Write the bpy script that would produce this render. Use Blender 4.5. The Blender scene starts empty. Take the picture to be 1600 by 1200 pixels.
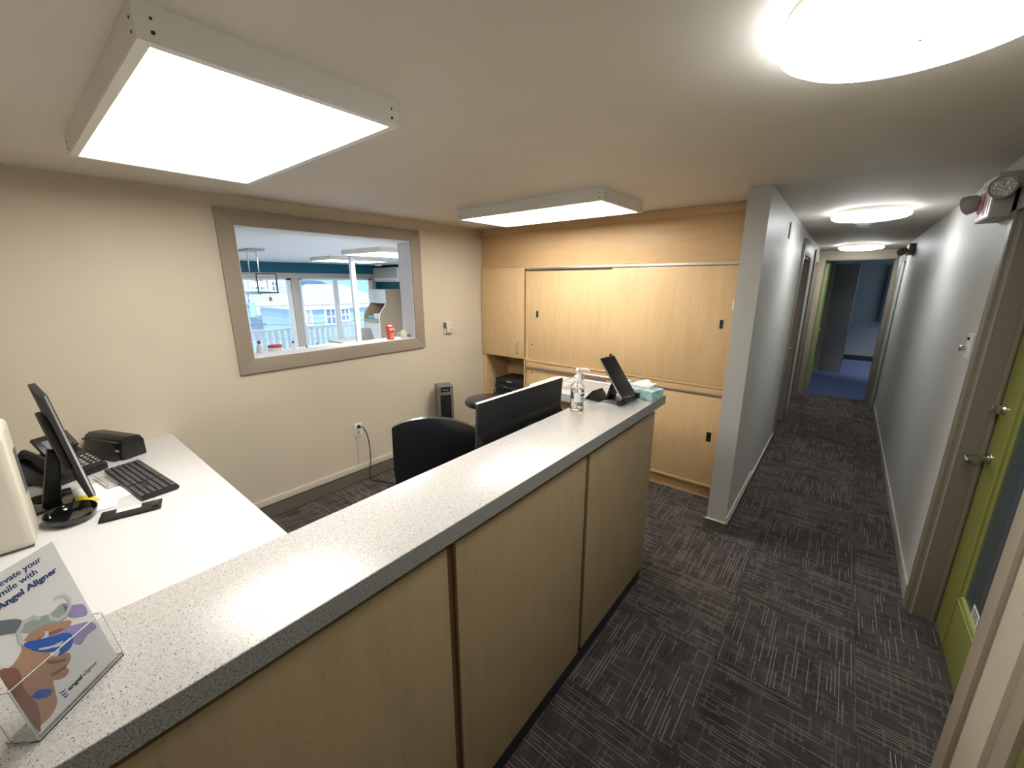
import bpy, bmesh, math, random
from mathutils import Vector, Matrix, Euler
random.seed(7)
sc = bpy.context.scene
col = sc.collection
PI = math.pi

# ------------------------------------------------------------------ camera, world, sun, exposure
CAM = Vector((0, 0, 1.85))
yaw, pitch, roll = -0.6817, -0.24573, -0.0016
fw = Vector((math.sin(yaw) * math.cos(pitch), math.cos(yaw) * math.cos(pitch), math.sin(pitch)))
r0 = Vector((math.cos(yaw), -math.sin(yaw), 0)); u0 = r0.cross(fw)
rt = math.cos(roll) * r0 + math.sin(roll) * u0; up = -math.sin(roll) * r0 + math.cos(roll) * u0
cd = bpy.data.cameras.new('camera'); cam = bpy.data.objects.new('camera', cd); col.objects.link(cam)
cam.matrix_world = Matrix(((rt.x, up.x, -fw.x, CAM.x), (rt.y, up.y, -fw.y, CAM.y), (rt.z, up.z, -fw.z, CAM.z), (0, 0, 0, 1)))
cd.sensor_width = 36; cd.lens = 634.3 / 1600 * 36; cd.clip_start = 0.02; cd.clip_end = 300
sc.camera = cam
w = bpy.data.worlds.new('World'); sc.world = w; w.use_nodes = True
bg = w.node_tree.nodes['Background']; bg.inputs[0].default_value = (0.70, 0.87, 1.0, 1); bg.inputs[1].default_value = 1.3
sd = bpy.data.lights.new('sun', 'SUN'); sd.energy = 1.7; sd.angle = 0.3; sd.color = (1, .97, .93)
so = bpy.data.objects.new('sun', sd); col.objects.link(so); so.rotation_euler = Euler((math.radians(20), math.radians(48), 0))
vs = sc.view_settings; vs.view_transform = 'Standard'; vs.look = 'None'; vs.gamma = 1; vs.use_curve_mapping = False
vs.exposure = 0.68
PANEL_E, DISC_E, NEXT_E = 10.5, 13.0, 20.0

# ------------------------------------------------------------------ materials
def mat(name, color=(.5, .5, .5), rough=.5, metal=0, trans=0, ior=1.45, emit=None, es=0, coat=0, spec=.5, alpha=1):
    m = bpy.data.materials.new(name); m.use_nodes = True
    b = m.node_tree.nodes['Principled BSDF']
    b.inputs['Base Color'].default_value = (*color, 1); b.inputs['Roughness'].default_value = rough
    b.inputs['Metallic'].default_value = metal; b.inputs['Transmission Weight'].default_value = trans
    b.inputs['IOR'].default_value = ior; b.inputs['Coat Weight'].default_value = coat
    b.inputs['Specular IOR Level'].default_value = spec
    if emit: b.inputs['Emission Color'].default_value = (*emit, 1); b.inputs['Emission Strength'].default_value = es
    return m
class N:
    def __init__(s, m): s.t = m.node_tree; s.b = s.t.nodes['Principled BSDF']
    def n(s, ty, **k):
        nd = s.t.nodes.new(ty)
        for a, v in k.items(): setattr(nd, a, v)
        return nd
    def l(s, a, b): s.t.links.new(a, b)
    def math(s, op, a, b=None, c=None):
        nd = s.n('ShaderNodeMath', operation=op)
        for i, v in enumerate((a, b, c)):
            if v is None: continue
            if isinstance(v, (int, float)): nd.inputs[i].default_value = v
            else: s.l(v, nd.inputs[i])
        return nd.outputs[0]
    def noise(s, vec, scale, detail=2, rough=.5):
        nd = s.n('ShaderNodeTexNoise'); nd.inputs['Scale'].default_value = scale
        nd.inputs['Detail'].default_value = detail; nd.inputs['Roughness'].default_value = rough
        if vec is not None: s.l(vec, nd.inputs['Vector'])
        return nd.outputs[0]
    def ramp(s, f, stops):
        nd = s.n('ShaderNodeValToRGB'); e = nd.color_ramp.elements
        while len(e) < len(stops): e.new(.5)
        for i, (p, c) in enumerate(stops): e[i].position = p; e[i].color = (*c, 1)
        s.l(f, nd.inputs[0]); return nd.outputs[0]
    def mix(s, f, a, b):
        nd = s.n('ShaderNodeMix', data_type='RGBA')
        for i, v in ((0, f), (6, a), (7, b)):
            if isinstance(v, (int, float)): nd.inputs[i].default_value = v
            elif isinstance(v, tuple): nd.inputs[i].default_value = (*v, 1)
            else: s.l(v, nd.inputs[i])
        return nd.outputs[2]
    def co(s, sc=(1, 1, 1), rnd=0):
        tc = s.n('ShaderNodeTexCoord'); mp = s.n('ShaderNodeMapping'); mp.inputs['Scale'].default_value = sc
        s.l(tc.outputs['Object'], mp.inputs['Vector'])
        if rnd:
            oi = s.n('ShaderNodeObjectInfo'); cx = s.n('ShaderNodeCombineXYZ')
            v = s.math('MULTIPLY', oi.outputs['Random'], rnd)
            for i in range(3): s.l(v, cx.inputs[i])
            s.l(cx.outputs[0], mp.inputs['Location'])
        return mp.outputs[0]
    def bump(s, h, strength=.1, dist=.002):
        nd = s.n('ShaderNodeBump'); nd.inputs['Strength'].default_value = strength; nd.inputs['Distance'].default_value = dist
        s.l(h, nd.inputs['Height']); s.l(nd.outputs[0], s.b.inputs['Normal'])
def paint(name, c, rough=.6, bump=.15, scale=220, spec=.4):
    m = mat(name, c, rough, spec=spec); n = N(m); v = n.co()
    f = n.noise(v, 1.7, 3); n.l(n.ramp(f, [(.3, tuple(x * .96 for x in c)), (.7, tuple(min(1, x * 1.03) for x in c))]), n.b.inputs['Base Color'])
    n.bump(n.noise(v, scale, 2), bump, .001); return m
def wood(name, c, axis='z', k=1.0, rough=.38):
    m = mat(name, c, rough, spec=.4); n = N(m)
    s = {'z': (11, 11, 1.6), 'x': (1.6, 11, 11)}[axis]; v = n.co(s, 13)
    f1 = n.noise(v, 1.6, 4, .55)
    s2 = {'z': (160, 160, 5), 'x': (5, 160, 160)}[axis]; f2 = n.noise(n.co(s2, 7), 1, 2)
    s3 = {'z': (70, 70, 26), 'x': (26, 70, 70)}[axis]; f3 = n.noise(n.co(s3, 5), 1, 1)
    c1 = n.ramp(f1, [(.25, tuple(x * (1 - .09 * k) for x in c)), (.5, c), (.75, tuple(min(1, x * (1 + .05 * k)) for x in c))])
    c2 = n.mix(n.math('MULTIPLY', n.math('GREATER_THAN', f2, .60), .10 * k), c1, tuple(x * .55 for x in c))
    c3 = n.mix(n.math('MULTIPLY', n.math('GREATER_THAN', f3, .72), .28 * k), c2, tuple(x * .5 for x in c))
    n.l(c3, n.b.inputs['Base Color']); return m
M = {}
M['wall'] = paint('beige_wall', (.60, .535, .42), .55, spec=.3)
M['wall_grey'] = paint('grey_wall', (.53, .52, .485), .46, spec=.5)
M['ceiling'] = paint('ceiling_paint', (.71, .655, .58), .6, spec=.3)
M['trim'] = paint('taupe_trim', (.30, .255, .20), .45)
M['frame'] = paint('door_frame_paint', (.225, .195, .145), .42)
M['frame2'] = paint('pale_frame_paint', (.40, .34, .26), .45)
M['base'] = mat('cove_base', (.40, .37, .31), .5)
M['basegrey'] = mat('taupe_base', (.15, .13, .10), .55)
M['whitetrim'] = mat('cream_trim', (.62, .57, .47), .4)
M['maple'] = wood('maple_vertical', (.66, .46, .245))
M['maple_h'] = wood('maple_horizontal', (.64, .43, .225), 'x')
M['maple_shaded'] = wood('maple_counter_shaded', (.37, .275, .16), 'z', 1.0)  # same maple as the cabinets, with shade put into a darker base colour
M['maple_dark'] = wood('dark_seam_wood', (.12, .060, .026), 'z')
M['kick'] = mat('black_kick', (.018, .018, .026), .45)
M['lime'] = paint('lime_paint', (.225, .235, .055), .4)
M['lime_light'] = mat('lime_bead', (.30, .36, .10), .4)
M['white'] = mat('white_enamel', (.74, .74, .70), .35)
M['lampframe'] = mat('lamp_frame_paint', (.80, .78, .72), .35)
M['whitedesk'] = mat('white_laminate', (.60, .595, .59), .42)
M['black'] = mat('black_plastic', (.012, .012, .013), .35)
M['blackm'] = mat('matte_black_plastic', (.02, .02, .022), .6)
M['blackg'] = mat('gloss_black', (.008, .008, .009), .08, coat=.5)
M['leather'] = mat('black_leather', (.016, .016, .020), .27, coat=.25); _n = N(M['leather']); _n.bump(_n.noise(_n.co(), 380, 2), .25, .0006)
M['key'] = mat('dark_key', (.035, .036, .045), .45)
M['keylight'] = mat('grey_key', (.32, .32, .30), .5)
M['grey'] = mat('grey_plastic', (.14, .135, .13), .4)
M['greylight'] = mat('light_grey_plastic', (.42, .41, .38), .45)
M['cream'] = mat('cream_plastic', (.62, .59, .49), .45)
M['chrome'] = mat('chrome', (.75, .74, .72), .15, 1)
M['alu'] = mat('brushed_aluminium', (.72, .72, .72), .32, 1)
M['darkmetal'] = mat('dark_metal', (.06, .055, .05), .35, .8)
m = M['lens'] = mat('ribbed_lens', (.32, .33, .32), .2, .6); _n = N(m); _n.bump(_n.noise(_n.co(), 120, 1), 1, .004)
M['glass'] = mat('clear_glass', (1, 1, 1), .0, trans=1, ior=1.45)
M['acrylic'] = mat('clear_acrylic', (.97, .98, .98), .03, trans=1, ior=1.3)
M['doorglass'] = mat('tinted_glass', (.16, .25, .31), .06, trans=.75, ior=1.45)
M['gel'] = mat('clear_gel', (.93, .95, .95), .02, trans=1, ior=1.36)
M['screen'] = mat('dark_screen', (.012, .010, .009), .06)
M['paper'] = mat('paper', (.84, .84, .83), .7)
M['yellow'] = mat('yellow_paper', (.80, .58, .04), .7)
M['tissuepaper'] = mat('tissue_white', (.85, .85, .84), .8)
M['blue'] = mat('swoosh_blue', (.02, .12, .50), .4)
M['navy'] = mat('navy_ink', (.015, .05, .21), .5)
M['ink'] = mat('dark_ink', (.05, .05, .06), .5)
M['inkgrey'] = mat('grey_ink', (.22, .22, .24), .5)
M['skin'] = mat('printed_skin', (.47, .27, .18), .5)
M['skin_dark'] = mat('printed_skin_shadow', (.26, .13, .085), .5)
M['purple'] = mat('print_purple', (.36, .30, .58), .5)
M['sage'] = mat('print_sage', (.34, .42, .37), .5)
M['slate'] = mat('print_slate', (.16, .19, .22), .5)
M['alignermat'] = mat('print_aligner', (.60, .62, .62), .4)
M['red'] = mat('red_letters', (.60, .03, .05), .5)
M['coral'] = mat('coral_ceramic', (.75, .11, .06), .35)
M['teal'] = mat('teal_paint', (.012, .13, .21), .5)
M['nextwhite'] = mat('bright_white_paint', (.78, .80, .82), .5)
M['nexttrim'] = mat('pale_taupe_trim', (.50, .46, .41), .5)
M['nextwood'] = wood('pale_wood', (.50, .38, .26))
M['winframe'] = mat('white_window_frame', (.85, .86, .88), .4)
M['railing'] = mat('white_railing', (.80, .88, .90), .5)
M['deck'] = mat('grey_deck', (.5, .52, .55), .7)
M['officeblue'] = paint('blue_grey_wall', (.20, .235, .27), .6)
M['curtain'] = mat('dark_curtain', (.09, .11, .15), .8)
M['officegrey'] = mat('grey_door_paint', (.22, .22, .215), .5)
M['browndoor'] = mat('brown_door', (.13, .09, .065), .5)
M['bluecarpet'] = mat('blue_carpet', (.05, .075, .17), .95); _n = N(M['bluecarpet']); _f = _n.noise(_n.co((60, 260, 1)), 1, 3)
_n.l(_n.ramp(_f, [(.3, (.03, .045, .11)), (.7, (.10, .14, .27))]), _n.b.inputs['Base Color'])
M['aqua'] = mat('aqua_plastic', (.25, .62, .66), .5)
M['diff_panel'] = mat('lit_panel_diffuser', (.9, .9, .9), .5, emit=(1, .955, .885), es=PANEL_E)
M['diff_disc'] = mat('lit_disc_diffuser', (.9, .9, .9), .5, emit=(.93, .97, 1), es=DISC_E)
M['diff_next'] = mat('lit_diffuser_next_room', (.9, .9, .9), .5, emit=(.97, .99, 1), es=NEXT_E)
M['bulb'] = mat('lit_bulb', (.9, .9, .9), .5, emit=(1, .93, .8), es=3)
# speckled laminate
m = M['laminate'] = mat('speckled_laminate', (.5, .5, .5), .27, spec=.65); n = N(m)
f1 = n.noise(n.co(), 290, 1); f2 = n.noise(n.co((1, 1.7, 1)), 330, 1); f3 = n.noise(n.co(), 95, 2)
c1 = n.ramp(f3, [(.35, (.52, .50, .47)), (.65, (.60, .58, .55))])
c2 = n.mix(n.math('GREATER_THAN', f1, .665), c1, (.15, .14, .13))
c3 = n.mix(n.math('MULTIPLY', n.math('LESS_THAN', f1, .35), .8), c2, (.68, .66, .63))
c4 = n.mix(n.math('MULTIPLY', n.math('GREATER_THAN', f2, .66), .6), c3, (.22, .18, .15))
n.l(c4, n.b.inputs['Base Color'])
m = M['laminate_shaded'] = mat('speckled_laminate_shaded', (.3, .3, .3), .4); n = N(m)  # shaded copy of the speckled laminate: darker colour stands in for shade
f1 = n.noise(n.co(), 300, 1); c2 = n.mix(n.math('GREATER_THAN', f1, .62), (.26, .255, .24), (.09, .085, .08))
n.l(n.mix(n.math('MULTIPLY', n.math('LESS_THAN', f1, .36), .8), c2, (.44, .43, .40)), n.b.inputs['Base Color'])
# carpet tile: broken lines along the tile's own y axis with short cross dashes
m = M['carpet'] = mat('carpet_tile', (.06, .055, .05), .95, spec=.15); n = N(m)
oi = n.n('ShaderNodeObjectInfo'); tc = n.n('ShaderNodeTexCoord'); sp = n.n('ShaderNodeSeparateXYZ'); n.l(tc.outputs['Object'], sp.inputs[0])
rnd = n.math('MULTIPLY', oi.outputs['Random'], 57.0)
def linemask(a, b, pitch, along, th, seed, width):
    ca = n.math('FLOOR', n.math('DIVIDE', a, pitch)); fr = n.math('FRACT', n.math('DIVIDE', a, pitch))
    cx = n.n('ShaderNodeCombineXYZ'); n.l(n.math('MULTIPLY', ca, 7.31), cx.inputs[0]); n.l(n.math('MULTIPLY', b, along), cx.inputs[1]); n.l(n.math('ADD', rnd, seed), cx.inputs[2])
    g = n.math('GREATER_THAN', n.noise(cx.outputs[0], 1, 0), th)
    return n.math('MULTIPLY', g, n.math('LESS_THAN', n.math('ABSOLUTE', n.math('SUBTRACT', fr, .5)), width))
X, Y = sp.outputs[0], sp.outputs[1]
wx = n.math('ADD', X, n.math('MULTIPLY', n.noise(tc.outputs['Object'], 60, 1), .0012))
A = linemask(wx, Y, .0150, 3.6, .555, 0, .085)
B = linemask(X, Y, .0052, 7, .47, 9, .26)
Cc = linemask(Y, X, .013, 8, .61, 21, .34)
dots = n.math('GREATER_THAN', n.math('FRACT', n.math('DIVIDE', X, .0052)), .42)
rowd = n.math('GREATER_THAN', n.math('FRACT', n.math('DIVIDE', Y, .0055)), .38)
mott = n.noise(n.co((1, 1, 1), 31), 7, 3)
base = n.ramp(mott, [(.3, (.034, .029, .028)), (.7, (.066, .056, .053))])
tone = n.math('MULTIPLY_ADD', oi.outputs['Random'], .35, .95)
k1 = n.mix(n.math('MULTIPLY', B, n.math('MULTIPLY', rowd, .55)), base, (.125, .112, .104))
k2 = n.mix(n.math('MULTIPLY', Cc, n.math('MULTIPLY', dots, .5)), k1, (.17, .152, .14))
k3 = n.mix(n.math('MULTIPLY', A, .9), k2, (.28, .25, .21))
hs = n.n('ShaderNodeHueSaturation'); n.l(k3, hs.inputs['Color']); n.l(tone, hs.inputs['Value']); n.l(hs.outputs[0], n.b.inputs['Base Color'])
n.bump(n.noise(tc.outputs['Object'], 700, 1), .5, .002)
# lap siding and shingles for the far houses
def siding(name, c, scale, dark=.8):
    m = mat(name, c, .7); n = N(m); v = n.co(); s = n.n('ShaderNodeSeparateXYZ'); n.l(v, s.inputs[0])
    f = n.math('FRACT', n.math('MULTIPLY', s.outputs[2], scale))
    n.l(n.mix(n.math('LESS_THAN', f, .16), c, tuple(x * dark for x in c)), n.b.inputs['Base Color']); return m
M['siding_blue'] = siding('pale_blue_siding', (.34, .50, .72), 4)
M['siding_deep'] = siding('sky_blue_siding', (.30, .53, .80), 3.5, .9)
M['siding_white'] = siding('white_siding', (.55, .66, .76), 4)
m = M['shingle'] = mat('pale_shingle', (.72, .74, .76), .8); n = N(m)
n.l(n.ramp(n.noise(n.co((4, 4, 4)), 3, 3), [(.4, (.38, .44, .52)), (.6, (.60, .63, .66))]), n.b.inputs['Base Color'])
M['slateroof'] = mat('slate_blue_roof', (.12, .20, .33), .8)
M['housewin'] = mat('house_window_glass', (.16, .24, .38), .1)
m = M['tissuebox'] = mat('tissue_box_print', (.4, .6, .6), .5); n = N(m)
n.l(n.ramp(n.noise(n.co((1, 1, 1)), 28, 3, .6), [(.32, (.14, .40, .42)), (.5, (.38, .60, .60)), (.62, (.62, .72, .68)), (.75, (.62, .58, .48))]), n.b.inputs['Base Color'])

# ------------------------------------------------------------------ mesh helpers
def root_loc(o):
    v = Vector((0, 0, 0))
    while o: v += o.location; o = o.parent
    return v
class MB:
    def __init__(s): s.bm = bmesh.new()
    def _merge(s, t, mtx=None):
        if mtx is not None: bmesh.ops.transform(t, matrix=mtx, verts=t.verts)
        me = bpy.data.meshes.new('t'); t.to_mesh(me); t.free(); s.bm.from_mesh(me); bpy.data.meshes.remove(me)
    def box(s, x0, x1, y0, y1, z0, z1, bev=0, seg=2, mtx=None):
        t = bmesh.new(); bmesh.ops.create_cube(t, size=1)
        for v in t.verts: v.co = Vector(((x0 + x1) / 2 + v.co.x * (x1 - x0), (y0 + y1) / 2 + v.co.y * (y1 - y0), (z0 + z1) / 2 + v.co.z * (z1 - z0)))
        if bev: bmesh.ops.bevel(t, geom=t.edges[:], offset=bev, segments=seg, affect='EDGES', profile=.6)
        s._merge(t, mtx); return s
    def cyl(s, p0, p1, r, r2=None, seg=24, bev=0):
        p0, p1 = Vector(p0), Vector(p1); d = p1 - p0; L = d.length; r2 = r if r2 is None else r2
        t = bmesh.new(); bmesh.ops.create_cone(t, cap_ends=True, segments=seg, radius1=r, radius2=r2, depth=L)
        if bev: bmesh.ops.bevel(t, geom=[e for e in t.edges if len(e.link_faces) == 2 and any(len(f.verts) > 4 for f in e.link_faces)], offset=bev, segments=3, affect='EDGES', profile=.6)
        q = d.to_track_quat('Z', 'Y').to_matrix().to_4x4()
        s._merge(t, Matrix.Translation((p0 + p1) / 2) @ q); return s
    def lathe(s, prof, c=(0, 0, 0), seg=32, mtx=None, sx=1, sy=1):
        t = bmesh.new(); rings = []
        for r, z in prof:
            rings.append([t.verts.new((c[0] + sx * r * math.cos(2 * PI * i / seg), c[1] + sy * r * math.sin(2 * PI * i / seg), c[2] + z)) for i in range(seg)] if r > 1e-6 else [t.verts.new((c[0], c[1], c[2] + z))])
        for a, b in zip(rings, rings[1:]):
            for i in range(seg):
                j = (i + 1) % seg
                if len(a) == 1 and len(b) == 1: continue
                if len(a) == 1: t.faces.new((a[0], b[j], b[i]))
                elif len(b) == 1: t.faces.new((a[i], a[j], b[0]))
                else: t.faces.new((a[i], a[j], b[j], b[i]))
        bmesh.ops.recalc_face_normals(t, faces=t.faces[:]); s._merge(t, mtx); return s
    def prism(s, pts, ext, bev=0, mtx=None):
        # closed polygon of 3-D points, extruded by vector ext
        t = bmesh.new(); f = t.faces.new([t.verts.new(p) for p in pts])
        r = bmesh.ops.extrude_face_region(t, geom=[f]); bmesh.ops.translate(t, vec=Vector(ext), verts=[v for v in r['geom'] if isinstance(v, bmesh.types.BMVert)])
        bmesh.ops.recalc_face_normals(t, faces=t.faces[:])
        if bev: bmesh.ops.bevel(t, geom=t.edges[:], offset=bev, segments=2, affect='EDGES', profile=.6)
        s._merge(t, mtx); return s
    def tube(s, pts, r, seg=8, smooth=3):
        P = [Vector(p) for p in pts]
        if smooth and len(P) > 2:
            Q = []
            for i in range(len(P) - 1):
                a, b, c, d = P[max(i - 1, 0)], P[i], P[i + 1], P[min(i + 2, len(P) - 1)]
                for k in range(smooth + 1):
                    u = k / (smooth + 1)
                    Q.append(.5 * ((2 * b) + (c - a) * u + (2 * a - 5 * b + 4 * c - d) * u * u + (3 * b - a - 3 * c + d) * u ** 3))
            P = Q + [P[-1]]
        t = bmesh.new(); rings = []; nrm = None
        for i, p in enumerate(P):
            d = (P[min(i + 1, len(P) - 1)] - P[max(i - 1, 0)]).normalized()
            if nrm is None: nrm = d.orthogonal().normalized()
            nrm = (nrm - d * nrm.dot(d)).normalized(); bi = d.cross(nrm)
            rings.append([t.verts.new(p + r * (math.cos(2 * PI * k / seg) * nrm + math.sin(2 * PI * k / seg) * bi)) for k in range(seg)])
        for a, b in zip(rings, rings[1:]):
            for k in range(seg): t.faces.new((a[k], a[(k + 1) % seg], b[(k + 1) % seg], b[k]))
        t.faces.new(rings[0][::-1]); t.faces.new(rings[-1])
        bmesh.ops.recalc_face_normals(t, faces=t.faces[:]); s._merge(t); return s
    def grid(s, fn, nu, nv, thick):
        # closed curved slab from surface fn(u,v)->Vector, thickness vector fn
        t = bmesh.new(); F = [[t.verts.new(fn(i / nu, j / nv, 0)) for j in range(nv + 1)] for i in range(nu + 1)]
        B = [[t.verts.new(fn(i / nu, j / nv, thick)) for j in range(nv + 1)] for i in range(nu + 1)]
        for i in range(nu):
            for j in range(nv):
                t.faces.new((F[i][j], F[i + 1][j], F[i + 1][j + 1], F[i][j + 1])); t.faces.new((B[i][j], B[i][j + 1], B[i + 1][j + 1], B[i + 1][j]))
        for i in range(nu):
            t.faces.new((F[i][0], B[i][0], B[i + 1][0], F[i + 1][0])); t.faces.new((F[i][nv], F[i + 1][nv], B[i + 1][nv], B[i][nv]))
        for j in range(nv):
            t.faces.new((F[0][j], F[0][j + 1], B[0][j + 1], B[0][j])); t.faces.new((F[nu][j], B[nu][j], B[nu][j + 1], F[nu][j + 1]))
        bmesh.ops.recalc_face_normals(t, faces=t.faces[:]); s._merge(t); return s
    def build(s, name, material, parent=None, local=False, smooth=True, loc=None, rot=None):
        me = bpy.data.meshes.new(name)
        if not local and parent is not None:
            bmesh.ops.translate(s.bm, vec=-root_loc(parent), verts=s.bm.verts)
        if parent is None and loc is None and not local:
            # put the origin of a single-mesh thing at its base centre
            xs = [v.co for v in s.bm.verts]; c = Vector(((min(v.x for v in xs) + max(v.x for v in xs)) / 2, (min(v.y for v in xs) + max(v.y for v in xs)) / 2, min(v.z for v in xs)))
            bmesh.ops.translate(s.bm, vec=-c, verts=s.bm.verts); loc = c
        s.bm.to_mesh(me); s.bm.free()
        me.materials.append(M[material] if isinstance(material, str) else material)
        if smooth:
            me.polygons.foreach_set('use_smooth', [True] * len(me.polygons)); me.set_sharp_from_angle(angle=math.radians(32))
        o = bpy.data.objects.new(name, me); col.objects.link(o)
        if parent is not None: o.parent = parent
        if loc is not None: o.location = loc
        if rot is not None: o.rotation_euler = rot
        return o
def tag(o, label, cat, group=None):
    o['label'] = label; o['category'] = cat
    if group: o['group'] = group
    return o
def thing(name, label, cat, loc=(0, 0, 0), rot=None, group=None):
    o = bpy.data.objects.new(name, None); col.objects.link(o); o.location = loc; o.empty_display_size = .1
    if rot is not None: o.rotation_euler = rot
    return tag(o, label, cat, group)
def struct(o): o['kind'] = 'structure'; return o
def sempty(name, loc=(0, 0, 0)):
    o = bpy.data.objects.new(name, None); col.objects.link(o); o.location = loc; o.empty_display_size = .1; return struct(o)
def sbox(name, m, *boxes, parent=None, bev=0):
    b = MB()
    for q in boxes: b.box(*q, bev=bev)
    o = b.build(name, m, parent)
    if parent is None: struct(o)
    return o
def text(body, size, org, ex, ey, m, parent, name='lettering', bold=0, depth=.0002, align='LEFT', xs=1):
    cu = bpy.data.curves.new('t', 'FONT'); cu.body = body; cu.size = size; cu.offset = bold; cu.extrude = depth; cu.align_x = align; cu.resolution_u = 3
    ob = bpy.data.objects.new('t', cu); col.objects.link(ob)
    dg = bpy.context.evaluated_depsgraph_get(); me = bpy.data.meshes.new_from_object(ob.evaluated_get(dg))
    bpy.data.objects.remove(ob)
    ex, ey = Vector(ex).normalized(), Vector(ey).normalized(); nz = ex.cross(ey); org = Vector(org) - root_loc(parent)
    me.transform(Matrix(((ex.x * xs, ey.x, nz.x, org.x), (ex.y * xs, ey.y, nz.y, org.y), (ex.z * xs, ey.z, nz.z, org.z), (0, 0, 0, 1))))
    me.materials.clear(); me.materials.append(M[m]); o = bpy.data.objects.new(name, me); col.objects.link(o); o.parent = parent; return o

# ------------------------------------------------------------------ room shell
H = 2.425
XL, YC = -3.36, 3.58
floor = sbox('floor', 'blackm', (-3.36, .66, -1.5, 4.0, -.12, -.008), (-.59, .66, 4.0, 8.42, -.12, -.008))
TX, TY, TS = -.251, 1.93, .5565
tm = MB().box(-TS / 2 + .0006, TS / 2 - .0006, -TS / 2 + .0006, TS / 2 - .0006, 0, .008, bev=.0012, seg=1)
t0 = tm.build('carpet_tile', 'carpet', floor, local=True); first = True
for i in range(-6, 2):
    for j in range(-7, 12):
        cx, cy = TX + (i + .5) * TS, TY + (j + .5) * TS
        if cy > 3.95 and cx < -.6: continue
        o = t0 if first else t0.copy()
        if not first: col.objects.link(o)
        first = False; o.parent = floor
        o.location = Vector((cx, cy, -.008)) - root_loc(floor)
        o.rotation_euler.z = (PI / 2 if (i + j) % 2 else 0) + PI * random.randint(0, 1)
struct(MB().box(-3.5, .7, -1.6, 3.1, H, H + .1).box(-3.5, -.6, 3.1, 4.1, H, H + .1).build('ceiling', 'ceiling', smooth=False))
cb = MB(); cb.prism([(-.62, 3.1, H - .0005), (.7, 3.1, H - .0005), (.7, 8.42, 2.345), (-.62, 8.42, 2.345)], (0, 0, .3))
struct(cb.build('ceiling_2', 'ceiling', smooth=False))
# left wall with the pass-through opening
oy0, oy1, oz0, oz1 = 1.097, 2.575, 1.303, 2.233
sbox('wall_left', 'wall', (-3.54, XL, -1.6, oy0, 0, H + .05), (-3.54, XL, oy1, 4.1, 0, H + .05), (-3.54, XL, oy0, oy1, 0, oz0), (-3.54, XL, oy0, oy1, oz1, H + .05))
sbox('wall_far', 'wall', (-3.5, -.59, 4.0, 4.1, 0, H + .05))
sbox('wall_back', 'wall', (-3.5, .7, -1.62, -1.5, 0, H + .05))
# partition between office and hall, with two doorways
D1, D2, ZD = (5.62, 6.48), (7.40, 8.16), 2.13
sbox('wall_middle', 'wall_grey', (-.59, -.46, 3.1, D1[0], 0, H + .05), (-.59, -.46, D1[1], D2[0], 0, H + .05), (-.59, -.46, D2[1], 8.42, 0, H + .05),
     (-.59, -.46, D1[0], D1[1], ZD, H + .05), (-.59, -.46, D2[0], D2[1], ZD, H + .05))
# right wall: plain beyond the glazed door, mullion and second door nearer the camera
sbox('wall_right', 'wall_grey', (.54, .70, 2.99, 8.42, 0, H + .05), (.54, .70, .75, 2.99, 2.16, H + .05), (.54, .70, -1.6, .75, 0, H + .05))
# end wall with doorway
EX0, EX1, EY, EZ = -.375, .463, 8.40, 2.185
sbox('wall_end', 'wall_grey', (-.62, EX0, EY, EY + .12, 0, H), (EX1, .7, EY, EY + .12, 0, H), (EX0, EX1, EY, EY + .12, EZ, H))

# window casing (pass-through) with mitred boards and lining
t1 = sempty('trim_1', (XL, 1.84, 1.19))
def miter(pts): return [(XL, y, z) for y, z in pts]
ow0, ow1, ow2, ow3 = .993, 2.688, 1.195, 2.336
for pts in ([(ow0, ow3), (ow1, ow3), (oy1, oz1), (oy0, oz1)], [(ow0, ow2), (ow1, ow2), (oy1, oz0), (oy0, oz0)],
            [(ow0, ow2), (ow0, ow3), (oy0, oz1), (oy0, oz0)], [(ow1, ow2), (ow1, ow3), (oy1, oz1), (oy1, oz0)]):
    MB().prism(miter(pts), (.022, 0, 0), bev=.0015).build('casing_board', 'trim', t1)
lin = MB().box(-3.545, XL + .012, oy0 - .004, oy1 + .004, oz0 - .004, oz0 + .006).box(-3.545, XL + .012, oy0, oy1, oz1 - .006, oz1 + .004)
lin.box(-3.545, XL + .012, oy0 - .004, oy0 + .006, oz0, oz1).box(-3.545, XL + .012, oy1 - .006, oy1 + .004, oz0, oz1)
lin.build('window_lining', 'nextwhite', t1)

# baseboards
bl = sempty('baseboard_left', (XL, 1.5, 0))
MB().box(XL, XL + .012, -.6, 3.56, .122, .176, bev=.002).build('cream_cap', 'whitetrim', bl)
MB().box(XL, XL + .008, -.6, 3.56, .006, .112).build('rubber_base', 'basegrey', bl)
MB().box(XL, XL + .004, -.6, 3.56, .110, .124).build('shadow_gap', 'kick', bl)
bm_ = sempty('baseboard_middle', (-.46, 3.1, 0))
MB().box(-.602, -.448, 3.088, 3.1, .088, .098, bev=.001).box(-.46, -.448, 3.088, D1[0] - .1, .088, .098, bev=.001).box(-.46, -.451, 3.088, 4.1, .1, .14).build('cove_lip', 'whitetrim', bm_)
MB().box(-.46, -.452, 3.1, D1[0] - .1, .0, .088).box(-.6, -.452, 3.092, 3.1, 0, .088).build('cove_base', 'basegrey', bm_)
br = sempty('baseboard_right', (.54, 3, 0))
MB().box(.528, .54, 3.07, 8.38, 0, .10, bev=.003).build('cove_base', 'base', br)
sbox('trim_2', 'trim', (-.45, .54, 8.392, 8.402, 2.31, 2.34), (-.46, .54, 8.36, 8.402, 2.325, 2.36), bev=.002)

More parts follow.
